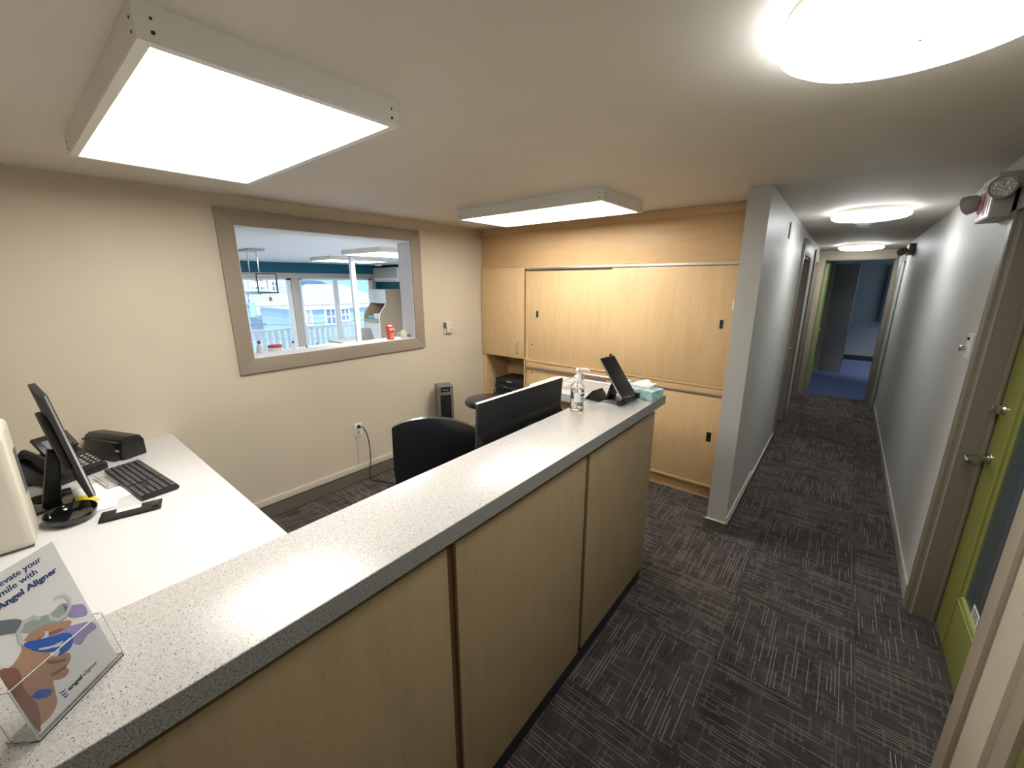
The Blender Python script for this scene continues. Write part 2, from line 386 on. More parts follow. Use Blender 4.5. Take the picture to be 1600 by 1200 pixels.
# ------------------------------------------------------------------ ceiling lights
def panel(name, label, x0, x1, y0, y1, zt, zb, dm, group=None, screws=True):
    t = thing(name, label, 'ceiling light', ((x0 + x1) / 2, (y0 + y1) / 2, zb), None, group); l = .026
    f = MB(); th = .004
    for q in ((x0 + th, x1 - th, y0, y0 + th, zb, zt), (x0 + th, x1 - th, y1 - th, y1, zb, zt), (x0, x0 + th, y0, y1, zb, zt), (x1 - th, x1, y0, y1, zb, zt)): f.box(*q)
    for q in ((x0 + l, x1 - l, y0 + .001, y0 + l, zb - .002, zb + .003), (x0 + l, x1 - l, y1 - l, y1 - .001, zb - .002, zb + .003), (x0 + .001, x0 + l, y0 + .001, y1 - .001, zb - .002, zb + .003), (x1 - l, x1 - .001, y0 + .001, y1 - .001, zb - .002, zb + .003)): f.box(*q)
    f.build('frame', 'lampframe', t)
    MB().box(x0 + l * .6, x1 - l * .6, y0 + l * .6, y1 - l * .6, zb + .004, zb + .010).build('diffuser', dm, t)
    if screws:
        for cx in (x1 + .0005,):
            for cy in (y0 + .03, y1 - .03):
                for cz in (.018, .044): MB().cyl((cx - .001, cy, zb + cz), (cx + .0015, cy, zb + cz), .004 if cz < .03 else .003, seg=12).build('screw', 'darkmetal', t)
        for cx in (x0 + .03, x1 - .03):
            for cz in (.018, .044): MB().cyl((cx, y0 - .0015, zb + cz), (cx, y0 + .001, zb + cz), .0035, seg=12).build('screw', 'darkmetal', t)
    return t
panel('panel_light', 'large square-edged white panel light over the left desk, nearest the camera', -2.545, -1.245, .284, .945, H, 2.352, 'diff_panel')
panel('panel_light', 'white panel light on the ceiling in front of the maple cabinets', -2.605, -1.285, 2.495, 3.125, H, 2.352, 'diff_panel')
def disc(name, label, x, y, zc, r):
    t = thing(name, label, 'ceiling light', (x, y, zc)); 
    MB().lathe([(0, 0), (r * .955, 0), (r * .965, -.006), (r * .965, -.034), (r * .95, -.038), (0, -.038)], (x, y, zc), 48).build('metal_base', 'lampframe', t)
    MB().lathe([(r * .95, -.032), (r * .99, -.034), (r, -.042), (r * .98, -.052), (r * .9, -.064), (r * .6, -.076), (0, -.082)], (x, y, zc), 64).build('diffuser', 'diff_disc', t)
    MB().cyl((x, y, zc - .078), (x, y, zc - .084), .006, .004, seg=12).build('screw', 'greylight', t)
hz = lambda y: H - (H - 2.345) * max(0, y - 3.1) / 5.32
disc('disc_light', 'large round white flush light at the top right, nearest the camera', .035, 1.32, H, .262)
disc('disc_light', 'round flush light in the middle of the hall ceiling', .035, 4.52, hz(4.52), .25)
disc('disc_light', 'small-looking round flush light at the far end of the hall', .03, 7.75, hz(7.75), .25)
t = thing('smoke_detector', 'small round white smoke detector on the hall ceiling between two lights', 'smoke detector', (.01, 5.35, hz(5.35)))
z = hz(5.35); MB().lathe([(0, 0), (.065, 0), (.068, -.012), (.062, -.020), (0, -.020)], (.01, 5.35, z), 32).build('base', 'lampframe', t)
MB().lathe([(.055, -.018), (.056, -.036), (.045, -.043), (0, -.045)], (.01, 5.35, z), 32).build('cover', 'greylight', t)

# ------------------------------------------------------------------ hall doors on the partition
for k, (a, b_) in enumerate((D1, D2)):
    d = sempty('door_%d' % (k + 3), (-.5, (a + b_) / 2, 0))
    for q in ((a - .10, a), (b_, b_ + .10)): MB().box(-.46, -.438, q[0], q[1], 0, 2.30 - .018 * k, bev=.003).build('casing_board', 'frame', d)
    MB().box(-.46, -.438, a, b_, ZD, 2.30 - .018 * k, bev=.003).build('casing_board', 'frame', d)
    MB().box(-.60, -.455, a, a + .018, 0, ZD).box(-.60, -.455, b_ - .018, b_, 0, ZD).box(-.60, -.455, a, b_, ZD - .018, ZD).build('jamb', 'trim', d)
    MB().box(-.595, -.555, a + .02, b_ - .02, .01, ZD - .02, bev=.002).build('door_leaf', 'browndoor', d)
    MB().cyl((-.555, b_ - .09, 1.0), (-.53, b_ - .09, 1.0), .024).cyl((-.53, b_ - .09, 1.0), (-.50, b_ - .09, 1.0), .012).cyl((-.505, b_ - .09, 1.0), (-.48, b_ - .09, 1.0), .026, .02).build('door_handle', 'chrome', d)
# end doorway
d = sempty('door_5', (0, EY, 0))
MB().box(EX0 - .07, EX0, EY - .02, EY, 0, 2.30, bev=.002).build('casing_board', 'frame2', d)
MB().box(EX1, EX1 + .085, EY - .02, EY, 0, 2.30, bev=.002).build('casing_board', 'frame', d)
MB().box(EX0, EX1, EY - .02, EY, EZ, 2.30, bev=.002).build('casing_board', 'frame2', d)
MB().box(EX0 - .002, EX0 + .015, EY - .01, EY + .14, 0, EZ).box(EX1 - .015, EX1 + .002, EY - .01, EY + .14, 0, EZ).box(EX0, EX1, EY - .01, EY + .14, EZ - .015, EZ + .002).build('jamb', 'frame', d)
MB().box(EX0 + .012, EX0 + .052, EY + .15, EY + .95, .012, EZ - .03, bev=.002).build('door_leaf', 'lime_light', d)
MB().cyl((EX0 + .052, EY + .88, 1.0), (EX0 + .075, EY + .88, 1.0), .022, seg=16).cyl((EX0 + .07, EY + .89, 1.0), (EX0 + .07, EY + .78, 1.0), .008, seg=12).build('door_handle', 'chrome', d)
# room beyond: walls, blue carpet, open grey door, window to the right (out of view) giving daylight
sbox('floor_2', 'bluecarpet', (-1.2, 2.2, EY + .02, 12.9, -.12, .002))
sbox('ceiling_4', 'ceiling', (-1.2, 2.3, EY, 13, H - .01, H + .1))
sbox('wall_office_left', 'officegrey', (-1.3, -.42, 10.7, 12.9, 0, H), (-1.3, -1.2, EY, 12.9, 0, H))
sbox('wall_office_far', 'officeblue', (-1.3, 2.3, 12.8, 12.95, 0, H))
sbox('wall_office_right', 'officeblue', (2.2, 2.3, EY, 9.4, 0, H), (2.2, 2.3, 12.2, 12.9, 0, H), (2.2, 2.3, 9.4, 12.2, 0, .8), (2.2, 2.3, 9.4, 12.2, 2.2, H), (.7, 2.3, EY, EY + .12, 0, H), (-1.3, -.6, EY, EY + .12, 0, H))
sbox('baseboard_office', 'kick', (-1.2, 2.2, 12.785, 12.8, 0, .12))
sbox('trim_3', 'frame', (-.435, -.28, 10.685, 10.70, 0, 2.3), (-.42, -.405, 10.7, 11.0, 0, 2.3))
d = sempty('door_6', (-.35, 10.75, 0))
ang = math.radians(-12)
mt = Matrix.Translation((-.39, 10.95, 0)) @ Matrix.Rotation(ang, 4, 'Z')
MB().box(0, .50, -.04, 0, .012, 2.20, bev=.002, mtx=mt).build('door_leaf', 'officegrey', d)
MB().box(.501, .506, -.042, .002, .012, 2.20, mtx=mt).build('edge_strip', 'alu', d)
tag(MB().box(.62, .95, 12.70, 12.78, .95, 2.2, bev=.01).build('window_curtain', 'curtain'), 'dark blue curtain on the far wall of the room past the hall', 'curtain')

# ------------------------------------------------------------------ glazed lime door and frame on the right
d = sempty('door_1', (.6, 2.45, 0))
fy = 2.945
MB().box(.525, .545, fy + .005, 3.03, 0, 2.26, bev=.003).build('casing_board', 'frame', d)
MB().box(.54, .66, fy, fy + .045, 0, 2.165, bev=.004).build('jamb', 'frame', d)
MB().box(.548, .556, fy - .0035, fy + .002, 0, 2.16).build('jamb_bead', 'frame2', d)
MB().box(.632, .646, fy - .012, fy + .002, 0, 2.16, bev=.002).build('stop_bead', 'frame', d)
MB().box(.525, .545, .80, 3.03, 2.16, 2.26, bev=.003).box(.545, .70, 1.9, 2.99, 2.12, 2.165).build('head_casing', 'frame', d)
LX0, LX1 = .652, .692
gz0, gz1, gy0, gy1 = .33, 1.98, 2.08, 2.72
MB().box(LX0, LX1, gy1, fy - .004, .012, 2.115, bev=.002).box(LX0, LX1, 1.90, gy0, .012, 2.115, bev=.002).box(LX0, LX1, gy0 - .01, gy1 + .01, .012, gz0, bev=.002).box(LX0, LX1, gy0 - .01, gy1 + .01, gz1, 2.115, bev=.002).build('door_leaf', 'lime', d)
gb = MB()
gb.prism([(LX0 - .003, gy0, gz0 - .012), (LX0 + .02, gy0, gz0 + .012), (LX0 + .02, gy0, gz0 - .012)], (0, gy1 - gy0, 0)).build('glazing_bead', 'lime_light', d)
MB().prism([(LX0 - .003, gy1 + .012, gz0), (LX0 + .02, gy1 - .012, gz0), (LX0 + .02, gy1 + .012, gz0)], (0, 0, gz1 - gz0)).build('glazing_bead', 'lime', d)
MB().box(LX0 + .018, LX0 + .024, gy0 - .005, gy1 + .005, gz0 - .005, gz1 + .005).build('glass_pane', 'doorglass', d)
hz_ = MB().lathe([(0, 0), (.030, 0), (.030, .004), (.026, .008), (.014, .012), (.012, .03), (0, .03)], (0, 0, 0), 28, Matrix.Translation((LX0, 2.865, 1.02)) @ Matrix.Rotation(-PI / 2, 4, 'Y'))
hz_.tube([(LX0 - .03, 2.865, 1.02), (LX0 - .078, 2.868, 1.02), (LX0 - .088, 2.86, 1.021), (LX0 - .088, 2.81, 1.02), (LX0 - .086, 2.765, 1.016)], .009, 10)
hz_.build('door_handle', 'chrome', d)
MB().lathe([(0, 0), (.028, 0), (.028, .006), (.022, .012), (0, .012)], (0, 0, 0), 28, Matrix.Translation((LX0, 2.865, 1.265)) @ Matrix.Rotation(-PI / 2, 4, 'Y')).box(LX0 - .046, LX0 - .01, 2.858, 2.872, 1.245, 1.285, bev=.003).build('thumb_turn', 'chrome', d)
MB().tube([(LX0 + .026, 2.62, 1.05), (LX0 + .07, 2.62, 1.05), (LX0 + .07, 2.2, 1.05), (LX0 + .026, 2.2, 1.05)], .008, 8, 0).build('push_bar', 'chrome', d)
st = MB().box(LX0 + .0165, LX0 + .0178, 2.47, 2.57, gz0 + .012, gz0 + .072).build('sticker', 'paper', d)
for i in range(3): MB().box(LX0 + .0160, LX0 + .0166, 2.48, 2.56, gz0 + .020 + i * .016, gz0 + .028 + i * .016).build('printed_line', 'ink', st)
# vestibule behind the glass
sbox('wall_vestibule', 'officeblue', (1.7, 1.8, .5, 3.6, 0, H), (.7, 1.8, 3.5, 3.6, 0, H), (.7, 1.8, .5, .6, 0, H), (.7, 1.8, .5, 3.6, H, H + .1), (.7, 1.8, .5, 3.6, -.1, 0))
# mullion and second lime door nearest the camera
d = sempty('door_2', (.6, 1.5, 0))
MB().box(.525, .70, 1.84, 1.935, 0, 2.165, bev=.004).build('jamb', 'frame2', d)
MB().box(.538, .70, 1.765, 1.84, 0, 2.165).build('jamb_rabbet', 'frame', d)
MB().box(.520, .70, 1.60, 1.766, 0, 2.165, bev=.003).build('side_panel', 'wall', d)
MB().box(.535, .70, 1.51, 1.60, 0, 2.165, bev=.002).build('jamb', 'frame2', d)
MB().box(.55, .59, .75, 1.508, .012, 2.16, bev=.002).build('door_leaf', 'lime', d)
MB().box(.517, .5215, 1.615, 1.64, .94, 1.0, bev=.001).build('strike_plate', 'black', d)

# ------------------------------------------------------------------ maple cabinets
CB = 3.99   # cabinet backs
t = thing('bulkhead_panel', 'horizontal-grain maple bulkhead between cabinets and ceiling', 'panel', (-2, YC, 2.0))
MB().box(XL + .002, -.595, YC + .006, YC + .026, 2.012, 2.36, bev=.0008).build('panel', 'maple_h', t)
MB().box(XL + .002, -.595, YC - .004, YC + .03, 2.36, H - .002, bev=.0008).build('cornice_strip', 'maple_h', t)
t = thing('wall_cabinet', 'small maple wall cabinet with single door above the printer niche', 'cabinet', (-3.04, 3.8, 1.01))
b = MB(); b.box(-3.358, -3.342, YC, CB, 1.01, 2.01).box(-2.714, -2.696, YC, CB, 1.01, 2.01).box(-3.342, -2.714, YC, CB, 1.01, 1.026).box(-3.342, -2.714, YC, CB, 1.994, 2.01).box(-3.342, -2.714, CB - .01, CB, 1.02, 2.0)
b.build('carcass', 'maple', t)
dd = MB().box(-3.346, -2.722, YC - .02, YC - .001, 1.014, 1.998, bev=.0015).build('door', 'maple', t)
MB().tube([(-2.80, YC - .02, 1.195), (-2.80, YC - .045, 1.195), (-2.80, YC - .05, 1.18), (-2.80, YC - .05, 1.09), (-2.80, YC - .045, 1.075), (-2.80, YC - .02, 1.075)], .0045, 8, 2).build('handle', 'alu', dd)
t = thing('niche_cabinet', 'open maple niche holding a black printer, below the small wall cabinet', 'cabinet', (-3.04, 3.8, 0))
b = MB(); b.box(-3.358, -3.30, YC - .003, CB, .0, 1.008).box(-2.732, -2.714, YC, CB, .0, 1.008).box(-3.30, -2.732, CB - .012, CB, 0, 1.008).box(-3.30, -2.732, YC, CB, .45, .475).box(-3.30, -2.732, YC, CB, 0, .1)
b.build('carcass', 'maple', t)
def sliding(name, label, z0, z1, ztrack, pulls, frontx):
    # carcass with top track, rear left leaf and proud right leaf
    t = thing(name, label, 'cabinet', (-1.7, 3.8, z0))
    b = MB().box(-2.694, -2.672, YC - .002, CB, z0, z1).box(-.662, -.60, YC - .002, CB, z0, z1).box(-2.672, -.662, CB - .012, CB, z0, z1).box(-2.672, -.662, YC + .01, CB, z0, z0 + .02).box(-2.672, -.662, YC + .01, CB, z1 - .02, z1)
    b.build('carcass', 'maple', t)
    return t
t = sliding('sliding_cabinet', 'upper maple cabinet with two large sliding doors and aluminium top track', 1.019, 2.011, 0, 0, 0)
MB().box(-2.678, -.662, YC - .022, YC + .012, 1.978, 1.996, bev=.001).build('top_track', 'alu', t)
dl = MB().box(-2.672, -1.66, YC + .002, YC + .018, 1.022, 1.977, bev=.0012).build('sliding_door', 'maple', t)
dr = MB().box(-1.712, -.656, YC - .019, YC - .001, 1.02, 1.974, bev=.0012).build('sliding_door', 'maple', t)
MB().box(-2.70, -1.713, YC - .02, YC + .001, 1.973, 1.984).build('track_shadow_gap', 'darkmetal', t)
for dp, x, yy, z in ((dl, -2.556, YC + .002, 1.517), (dr, -.75, YC - .019, 1.523)):
    MB().box(x - .019, x + .019, yy - .0015, yy + .002, z - .042, z + .042, bev=.001).build('recessed_pull', 'greylight', dp)
    MB().box(x - .0125, x + .0125, yy - .0022, yy, z - .034, z + .034).build('pull_well', 'black', dp)
MB().cyl((-2.623, YC + .003, 1.187), (-2.623, YC - .001, 1.187), .008, seg=14).build('lock', 'darkmetal', dl)
MB().cyl((-1.672, YC - .018, 1.178), (-1.672, YC - .036, 1.178), .010, .012, seg=16).build('knob_lock', 'darkmetal', dr)
MB().box(-2.694, -.60, YC - .018, YC + .03, .995, 1.018, bev=.005).build('ledge', 'maple_h', t)
t = sliding('sliding_cabinet', 'lower maple cabinet with sliding doors and plinth behind the counter end', .0, .944, 0, 0, 0)
MB().box(-2.694, -.60, YC - .012, YC + .03, .945, .994, bev=.002).build('rail', 'maple_h', t)
MB().box(-2.69, -.60, YC - .022, YC + .006, .926, .944, bev=.001).build('top_track', 'alu', t)
dl = MB().box(-2.672, -1.66, YC + .002, YC + .018, .14, .925, bev=.0012).build('sliding_door', 'maple', t)
dr = MB().box(-1.712, -.656, YC - .017, YC - .001, .14, .925, bev=.0012).build('sliding_door', 'maple', t)
MB().cyl((-2.619, YC + .003, .871), (-2.619, YC - .001, .871), .008, seg=14).build('lock', 'darkmetal', dl)
MB().box(-.742 - .019, -.742 + .019, YC - .0185, YC - .015, .572 - .042, .572 + .042, bev=.001).build('recessed_pull', 'darkmetal', dr)
MB().box(-.742 - .0125, -.742 + .0125, YC - .0195, YC - .017, .572 - .034, .572 + .034).build('pull_well', 'black', dr)
MB().box(-2.694, -.60, YC - .024, YC + .03, .115, .138, bev=.006).build('bottom_rail', 'maple_h', t)
MB().box(-2.694, -.60, YC + .03, YC + .05, .012, .115).build('plinth', 'maple_h', t)
# printer in the niche
t = thing('printer', 'black multifunction printer inside the maple niche', 'printer', (-3.0, 3.75, .476))
MB().box(-3.19, -2.74, YC + .03, 3.93, .477, .66, bev=.012).build('body', 'black', t)
MB().box(-3.18, -2.75, YC + .02, 3.92, .663, .735, bev=.014).build('scanner_lid', 'blackm', t)
MB().prism([(-3.17, YC + .03, .60), (-2.76, YC + .03, .60), (-2.76, YC - .005, .62), (-3.17, YC - .005, .62)], (0, .012, .05)).build('control_panel', 'black', t)
MB().box(-3.03, -2.97, YC - .009, YC - .004, .632, .655).build('display', 'blue', t)
MB().box(-3.00, -2.93, YC + .017, YC + .021, .70, .712).build('nameplate', 'greylight', t)
for i in range(5): MB().box(-2.94 + i * .03, -2.925 + i * .03, YC - .008, YC - .003, .635, .645).build('button', 'grey', t)
MB().box(-3.12, -2.82, YC + .0, YC + .05, .50, .512, bev=.003).build('paper_tray', 'blackm', t)
t = thing('cable_coil', 'small white cable coil standing left of the black printer', 'cable', (-3.235, 3.64, .476))
MB().tube([(-3.235 + .035 * math.cos(a), 3.64 + .01 * math.sin(a), .535 + .05 * math.sin(a)) for a in [i * PI / 8 for i in range(16)]], .006, 8, 0).build('coil', 'white', t)
MB().cyl((-3.235, 3.64, .5), (-3.235, 3.655, .5), .022, seg=20).build('plug', 'black', t)

# ------------------------------------------------------------------ reception counter
t = thing('reception_counter', 'long maple-fronted reception counter base with three panels', 'counter', (-.9, 1.0, 0))
XP = -.765
for y0, y1 in ((-.16, .652), (.685, 1.449), (1.480, 2.252)): MB().box(XP - .018, XP, y0, y1, .092, 1.127, bev=.001).build('front_panel', 'maple_shaded', t)
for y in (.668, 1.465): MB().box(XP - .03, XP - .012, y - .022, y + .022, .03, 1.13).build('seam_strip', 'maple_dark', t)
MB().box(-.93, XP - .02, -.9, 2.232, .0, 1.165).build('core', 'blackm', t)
MB().box(-.95, XP - .018, 2.232, 2.252, .09, 1.127, bev=.001).build('end_panel', 'maple_shaded', t)
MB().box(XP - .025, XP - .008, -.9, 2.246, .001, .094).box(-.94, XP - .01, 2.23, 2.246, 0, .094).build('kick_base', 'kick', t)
MB().box(XP - .018, XP, -.9, -.193, .092, 1.127, bev=.001).build('front_panel', 'maple_shaded', t)
t = thing('countertop', 'grey speckled laminate top on the maple reception counter', 'countertop', (-.88, .7, 1.168))
MB().box(-1.035, -.7315, -.9, 2.3045, 1.168, 1.22, bev=.0015).build('top_slab', 'laminate', t)
MB().box(-.7313, -.730, -.9, 2.306, 1.168, 1.2192).build('edge_face', 'laminate_shaded', t)  # front and end faces: same laminate, darkened to paint in shade
MB().box(-1.035, -.7315, 2.3047, 2.306, 1.168, 1.2192).build('edge_face', 'laminate_shaded', t)
# inner worktop carrying the second monitor
t = thing('worktop', 'black-edged lower worktop hidden behind the reception counter', 'worktop', (-1.15, 1.4, 0))
MB().box(-1.37, -.935, .56, 2.16, .85, .88, bev=.002).build('top', 'whitedesk', t)
MB().box(-1.34, -1.32, .6, 2.1, 0, .85).build('panel', 'blackm', t)
# left desk
t = thing('desk', 'white laminate desk along the left wall', 'desk', (-2.1, .0, 0))
MB().box(XL + .003, -.937, -.85, .543, .852, .88, bev=.002).build('desk_top', 'whitedesk', t)
MB().box(XL + .05, -1.05, .12, .14, .16, .852).build('modesty_panel', 'blackm', t)
MB().box(XL + .03, XL + .05, -.8, .48, 0, .852).build('side_panel', 'blackm', t); MB().box(-1.1, -1.08, -.8, .48, 0, .852).build('side_panel', 'blackm', t)
# return counter at the far end
t = thing('return_counter', 'lower speckled return counter with rounded corner beyond the black monitor', 'counter', (-1.3, 2.4, 0))
pts = [(-.98, 2.17), (-.98, 2.61)] ; RC = .07
for a in range(7): pts.append((-1.665 + RC + RC * math.cos(PI / 2 + a * PI / 12), 2.61 - RC + RC * math.sin(PI / 2 + a * PI / 12)))
for a in range(7): pts.append((-1.665 + RC + RC * math.cos(PI + a * PI / 12), 2.20 + RC + RC * math.sin(PI + a * PI / 12)))
MB().prism([(x, y, 1.095) for x, y in pts], (0, 0, .052), bev=.002).build('top', 'laminate', t)
MB().box(-1.58, -1.02, 2.28, 2.56, .0, 1.094).build('cabinet_body', 'maple_shaded', t)
# wire letter tray on it
t = thing('wire_tray', 'silver wire mesh letter tray behind the tablet', 'letter tray', (-1.24, 2.5, 1.147))
z0 = 1.149
f = MB()
tx0, tx1, ty0, ty1 = -1.42, -1.06, 2.30, 2.585
for z in (z0 + .004, z0 + .05): f.tube([(tx0, ty0, z), (tx1, ty0, z), (tx1, ty1, z), (tx0, ty1, z), (tx0, ty0, z)], .0035, 6, 0)
for x, y in ((tx0, ty0), (tx1, ty0), (tx1, ty1), (tx0, ty1)): f.tube([(x, y, z0), (x, y, z0 + .052)], .003, 6, 0)
f.build('frame', 'alu', t)
g = MB()
for i in range(1, 24): g.tube([(tx0 + (tx1 - tx0) * i / 24, ty0, z0 + .05), (tx0 + (tx1 - tx0) * i / 24, ty0, z0 + .004), (tx0 + (tx1 - tx0) * i / 24, ty1, z0 + .004), (tx0 + (tx1 - tx0) * i / 24, ty1, z0 + .05)], .0009, 4, 0)
for i in range(1, 18): g.tube([(tx0, ty0 + (ty1 - ty0) * i / 18, z0 + .005), (tx1, ty0 + (ty1 - ty0) * i / 18, z0 + .005)], .0009, 4, 0)
o = g.build('mesh_wires', 'alu', t); o['kind'] = 'stuff'

# ------------------------------------------------------------------ monitor on the inner worktop
t = thing('computer_monitor', 'wide black monitor seen from behind over the reception counter', 'monitor', (-1.2, 1.59, .88), (0, 0, 0))
mt = Matrix.Translation((-1.205, 1.597, 1.32)) @ Matrix.Rotation(math.radians(-1.2), 4, 'Z') @ Matrix.Rotation(math.radians(4), 4, 'Y')
L2 = .343
MB().box(-.016, .0, -L2, L2, -.40, 0, bev=.004, mtx=mt).build('back_shell', 'blackm', t)
MB().prism([(0, -L2 + .004, -.14), (.022, -L2 + .02, -.19), (.026, -L2 + .02, -.39), (0, -L2 + .004, -.395)], (0, 2 * L2 - .03, 0), mtx=mt).build('lower_bulge', 'black', t)
MB().box(-.0175, -.016, -L2 + .008, L2 - .008, -.385, -.01, mtx=mt).build('screen', 'screen', t)
MB().box(-.019, -.003, -L2, L2, -.004, .0015, mtx=mt).build('top_bezel', 'alu', t)
MB().box(-1.20, -1.15, 1.55, 1.65, .885, 1.15, bev=.006).build('stand_neck', 'black', t)
MB().box(-1.30, -1.08, 1.47, 1.73, .881, .893, bev=.004).build('stand_base', 'black', t)

# ------------------------------------------------------------------ desk chair
cl = Vector((-1.99, 1.70, 0)); rz = math.radians(-140)
t = thing('desk_chair', 'black leather office chair with curved backrest behind the counter', 'chair', cl, (0, 0, rz))
# local frame: x across, y = direction the sitter faces away from camera is -y (seat towards -y)
def back(u, v, th):
    x = (u - .5) * (.52 - .05 * abs(v - .45)); curve = .05 * (2 * (u - .5)) ** 2
    ztop = 1.085 - .075 * abs(2 * (u - .5)) ** 2.2; z = .50 + (ztop - .50) * v
    bul = math.sin(PI * min(max(v, 0), 1)) ** .6 * (1 - abs(2 * u - 1) ** 4) * .018
    y = .26 - curve + .05 * v + (th * (1 + 0) if th else -bul)
    if th: y += bul * .5
    return Vector((x, y, z))
MB().grid(back, 22, 16, .035).build('backrest', 'leather', t, local=True)
MB().lathe([(0, .03), (.20, .028), (.235, .01), (.245, -.02), (.235, -.05), (.2, -.06), (0, -.06)], (0, .0, .50), 36).build('seat', 'leather', t, local=True)
MB().tube([(0, .05, .44), (0, .28, .44), (0, .31, .52), (0, .31, .75)], .018, 8, 3).build('back_bracket', 'black', t, local=True)
MB().cyl((0, 0, .12), (0, 0, .44), .03, seg=20).build('gas_lift', 'black', t, local=True)
for i in range(5):
    a = i * 2 * PI / 5 + .3; lg = MB().cyl((0, 0, .11), (.27 * math.cos(a), .27 * math.sin(a), .075), .022, .014, seg=12).build('leg', 'black', t, local=True)
    MB().cyl((.27 * math.cos(a) - .012 * math.sin(a), .27 * math.sin(a) + .012 * math.cos(a), .030), (.27 * math.cos(a) + .012 * math.sin(a), .27 * math.sin(a) - .012 * math.cos(a), .030), .028, seg=18).cyl((.27 * math.cos(a), .27 * math.sin(a), .03), (.27 * math.cos(a), .27 * math.sin(a), .08), .006, seg=8).build('caster', 'black', lg, local=True)

# ------------------------------------------------------------------ stool
sx, sy, sz = -2.47, 2.66, .812
t = thing('stool', 'round black padded stool beside the maple niche', 'stool', (sx, sy, 0))
MB().lathe([(0, .0), (.15, -.002), (.185, -.014), (.197, -.035), (.192, -.058), (.17, -.068), (0, -.068)], (sx, sy, sz), 44).build('seat', 'leather', t)
MB().lathe([(0, 0), (.09, 0), (.09, -.02), (.03, -.03), (0, -.03)], (sx, sy, sz - .068), 24).build('seat_plate', 'darkmetal', t)
MB().cyl((sx, sy, .1), (sx, sy, sz - .08), .022, seg=18).build('column', 'darkmetal', t)
MB().tube([(sx + .19 * math.cos(a), sy + .19 * math.sin(a), .3) for a in [i * PI / 10 for i in range(21)]], .009, 8, 0).cyl((sx - .19, sy, .3), (sx + .19, sy, .3), .007, seg=8).build('foot_ring', 'chrome', t)
MB().tube([(sx + .03, sy - .08, sz - .075), (sx + .07, sy - .10, sz - .085), (sx + .12, sy - .12, sz - .12)], .006, 8, 2).build('lever', 'black', t)
for i in range(5):
    a = i * 2 * PI / 5; lg = MB().cyl((sx, sy, .10), (sx + .25 * math.cos(a), sy + .25 * math.sin(a), .07), .02, .013, seg=12).build('leg', 'darkmetal', t)
    MB().cyl((sx + .25 * math.cos(a) - .01 * math.sin(a), sy + .25 * math.sin(a) + .01 * math.cos(a), .027), (sx + .25 * math.cos(a) + .01 * math.sin(a), sy + .25 * math.sin(a) - .01 * math.cos(a), .027), .026, seg=16).cyl((sx + .25 * math.cos(a), sy + .25 * math.sin(a), .03), (sx + .25 * math.cos(a), sy + .25 * math.sin(a), .07), .006, seg=8).build('caster', 'black', lg)

# ------------------------------------------------------------------ tower heater
t = thing('tower_heater', 'tall grey tower heater with black grille against the beige wall', 'heater', (-3.2, 2.79, 0))
mt = Matrix.Translation((-3.2, 2.79, 0)) @ Matrix.Rotation(math.radians(-28), 4, 'Z')
MB().box(-.075, .075, -.085, .085, .03, .80, bev=.014, seg=3, mtx=mt).build('body', 'grey', t)
MB().box(.0755, .079, -.056, .056, .10, .70, bev=.001, mtx=mt).build('grille', 'black', t)
g = MB()
for i in range(28): g.box(.079, .0815, -.054, .054, .11 + i * .021, .113 + i * .021, mtx=mt)
g.build('grille_slats', 'blackm', t)['kind'] = 'stuff'
MB().box(.0755, .0775, -.05, .05, .735, .785, bev=.001, mtx=mt).build('control_panel', 'black', t)
MB().box(.0775, .079, -.035, .03, .75, .757, mtx=mt).build('control_buttons', 'keylight', t)
MB().lathe([(0, 0), (.12, 0), (.12, .02), (.10, .03), (0, .03)], (-3.2, 2.79, 0), 32).build('foot', 'black', t)
o = MB().tube([(XL + .03, 1.865, .555), (XL + .055, 1.885, .545), (XL + .06, 1.915, .47), (XL + .05, 1.935, .34), (XL + .055, 1.93, .2), (XL + .06, 1.905, .08), (XL + .075, 1.915, .015), (XL + .16, 1.96, .006), (XL + .34, 2.03, .006), (XL + .5, 2.17, .006), (XL + .55, 2.4, .006), (XL + .4, 2.62, .006), (XL + .22, 2.70, .012)], .0045, 8, 4).build('power_cord', 'black', t)
o['label'] = 'black power cord running from the wall outlet down to the carpet'
MB().box(XL + .0085, XL + .03, 1.852, 1.878, .542, .566, bev=.004).build('plug', 'black', o)

# ------------------------------------------------------------------ wall plates, outlet, thermostat, cord
def wallplate_left(t, y0, y1, z0, z1, m='white'): return MB().box(XL, XL + .006, y0, y1, z0, z1, bev=.002).build('cover_plate', m, t)
t = thing('power_outlet', 'white duplex outlet plate on the beige wall above the baseboard', 'outlet', (XL, 1.865, .45))
wallplate_left(t, 1.825, 1.905, .462, .585)
for z in (.495, .553):
    MB().cyl((XL + .006, 1.865, z), (XL + .0085, 1.865, z), .017, seg=20).build('receptacle', 'greylight', t)
    MB().box(XL + .0085, XL + .009, 1.857, 1.859, z - .002, z + .008).box(XL + .0085, XL + .009, 1.871, 1.873, z - .002, z + .008).build('slots', 'black', t)
tag(MB().box(XL, XL + .003, 1.835, 1.839, .175, .46).build('cable_channel', 'greylight'), 'thin pale cable channel below the wall outlet', 'cable channel')
t = thing('thermostat', 'cream thermostat on the beige wall near the maple cabinets', 'thermostat', (XL, 3.02, 1.3))
MB().box(XL, XL + .012, 2.965, 3.075, 1.305, 1.435, bev=.003).build('back_plate', 'cream', t)
MB().box(XL + .012, XL + .034, 2.985, 3.07, 1.312, 1.428, bev=.004).build('cover', 'cream', t)
MB().cyl((XL + .034, 3.04, 1.35), (XL + .037, 3.04, 1.35), .013, seg=20).build('dial', 'greylight', t)
MB().box(XL + .034, XL + .0355, 3.035, 3.04, 1.385, 1.415).build('gauge_slot', 'grey', t)
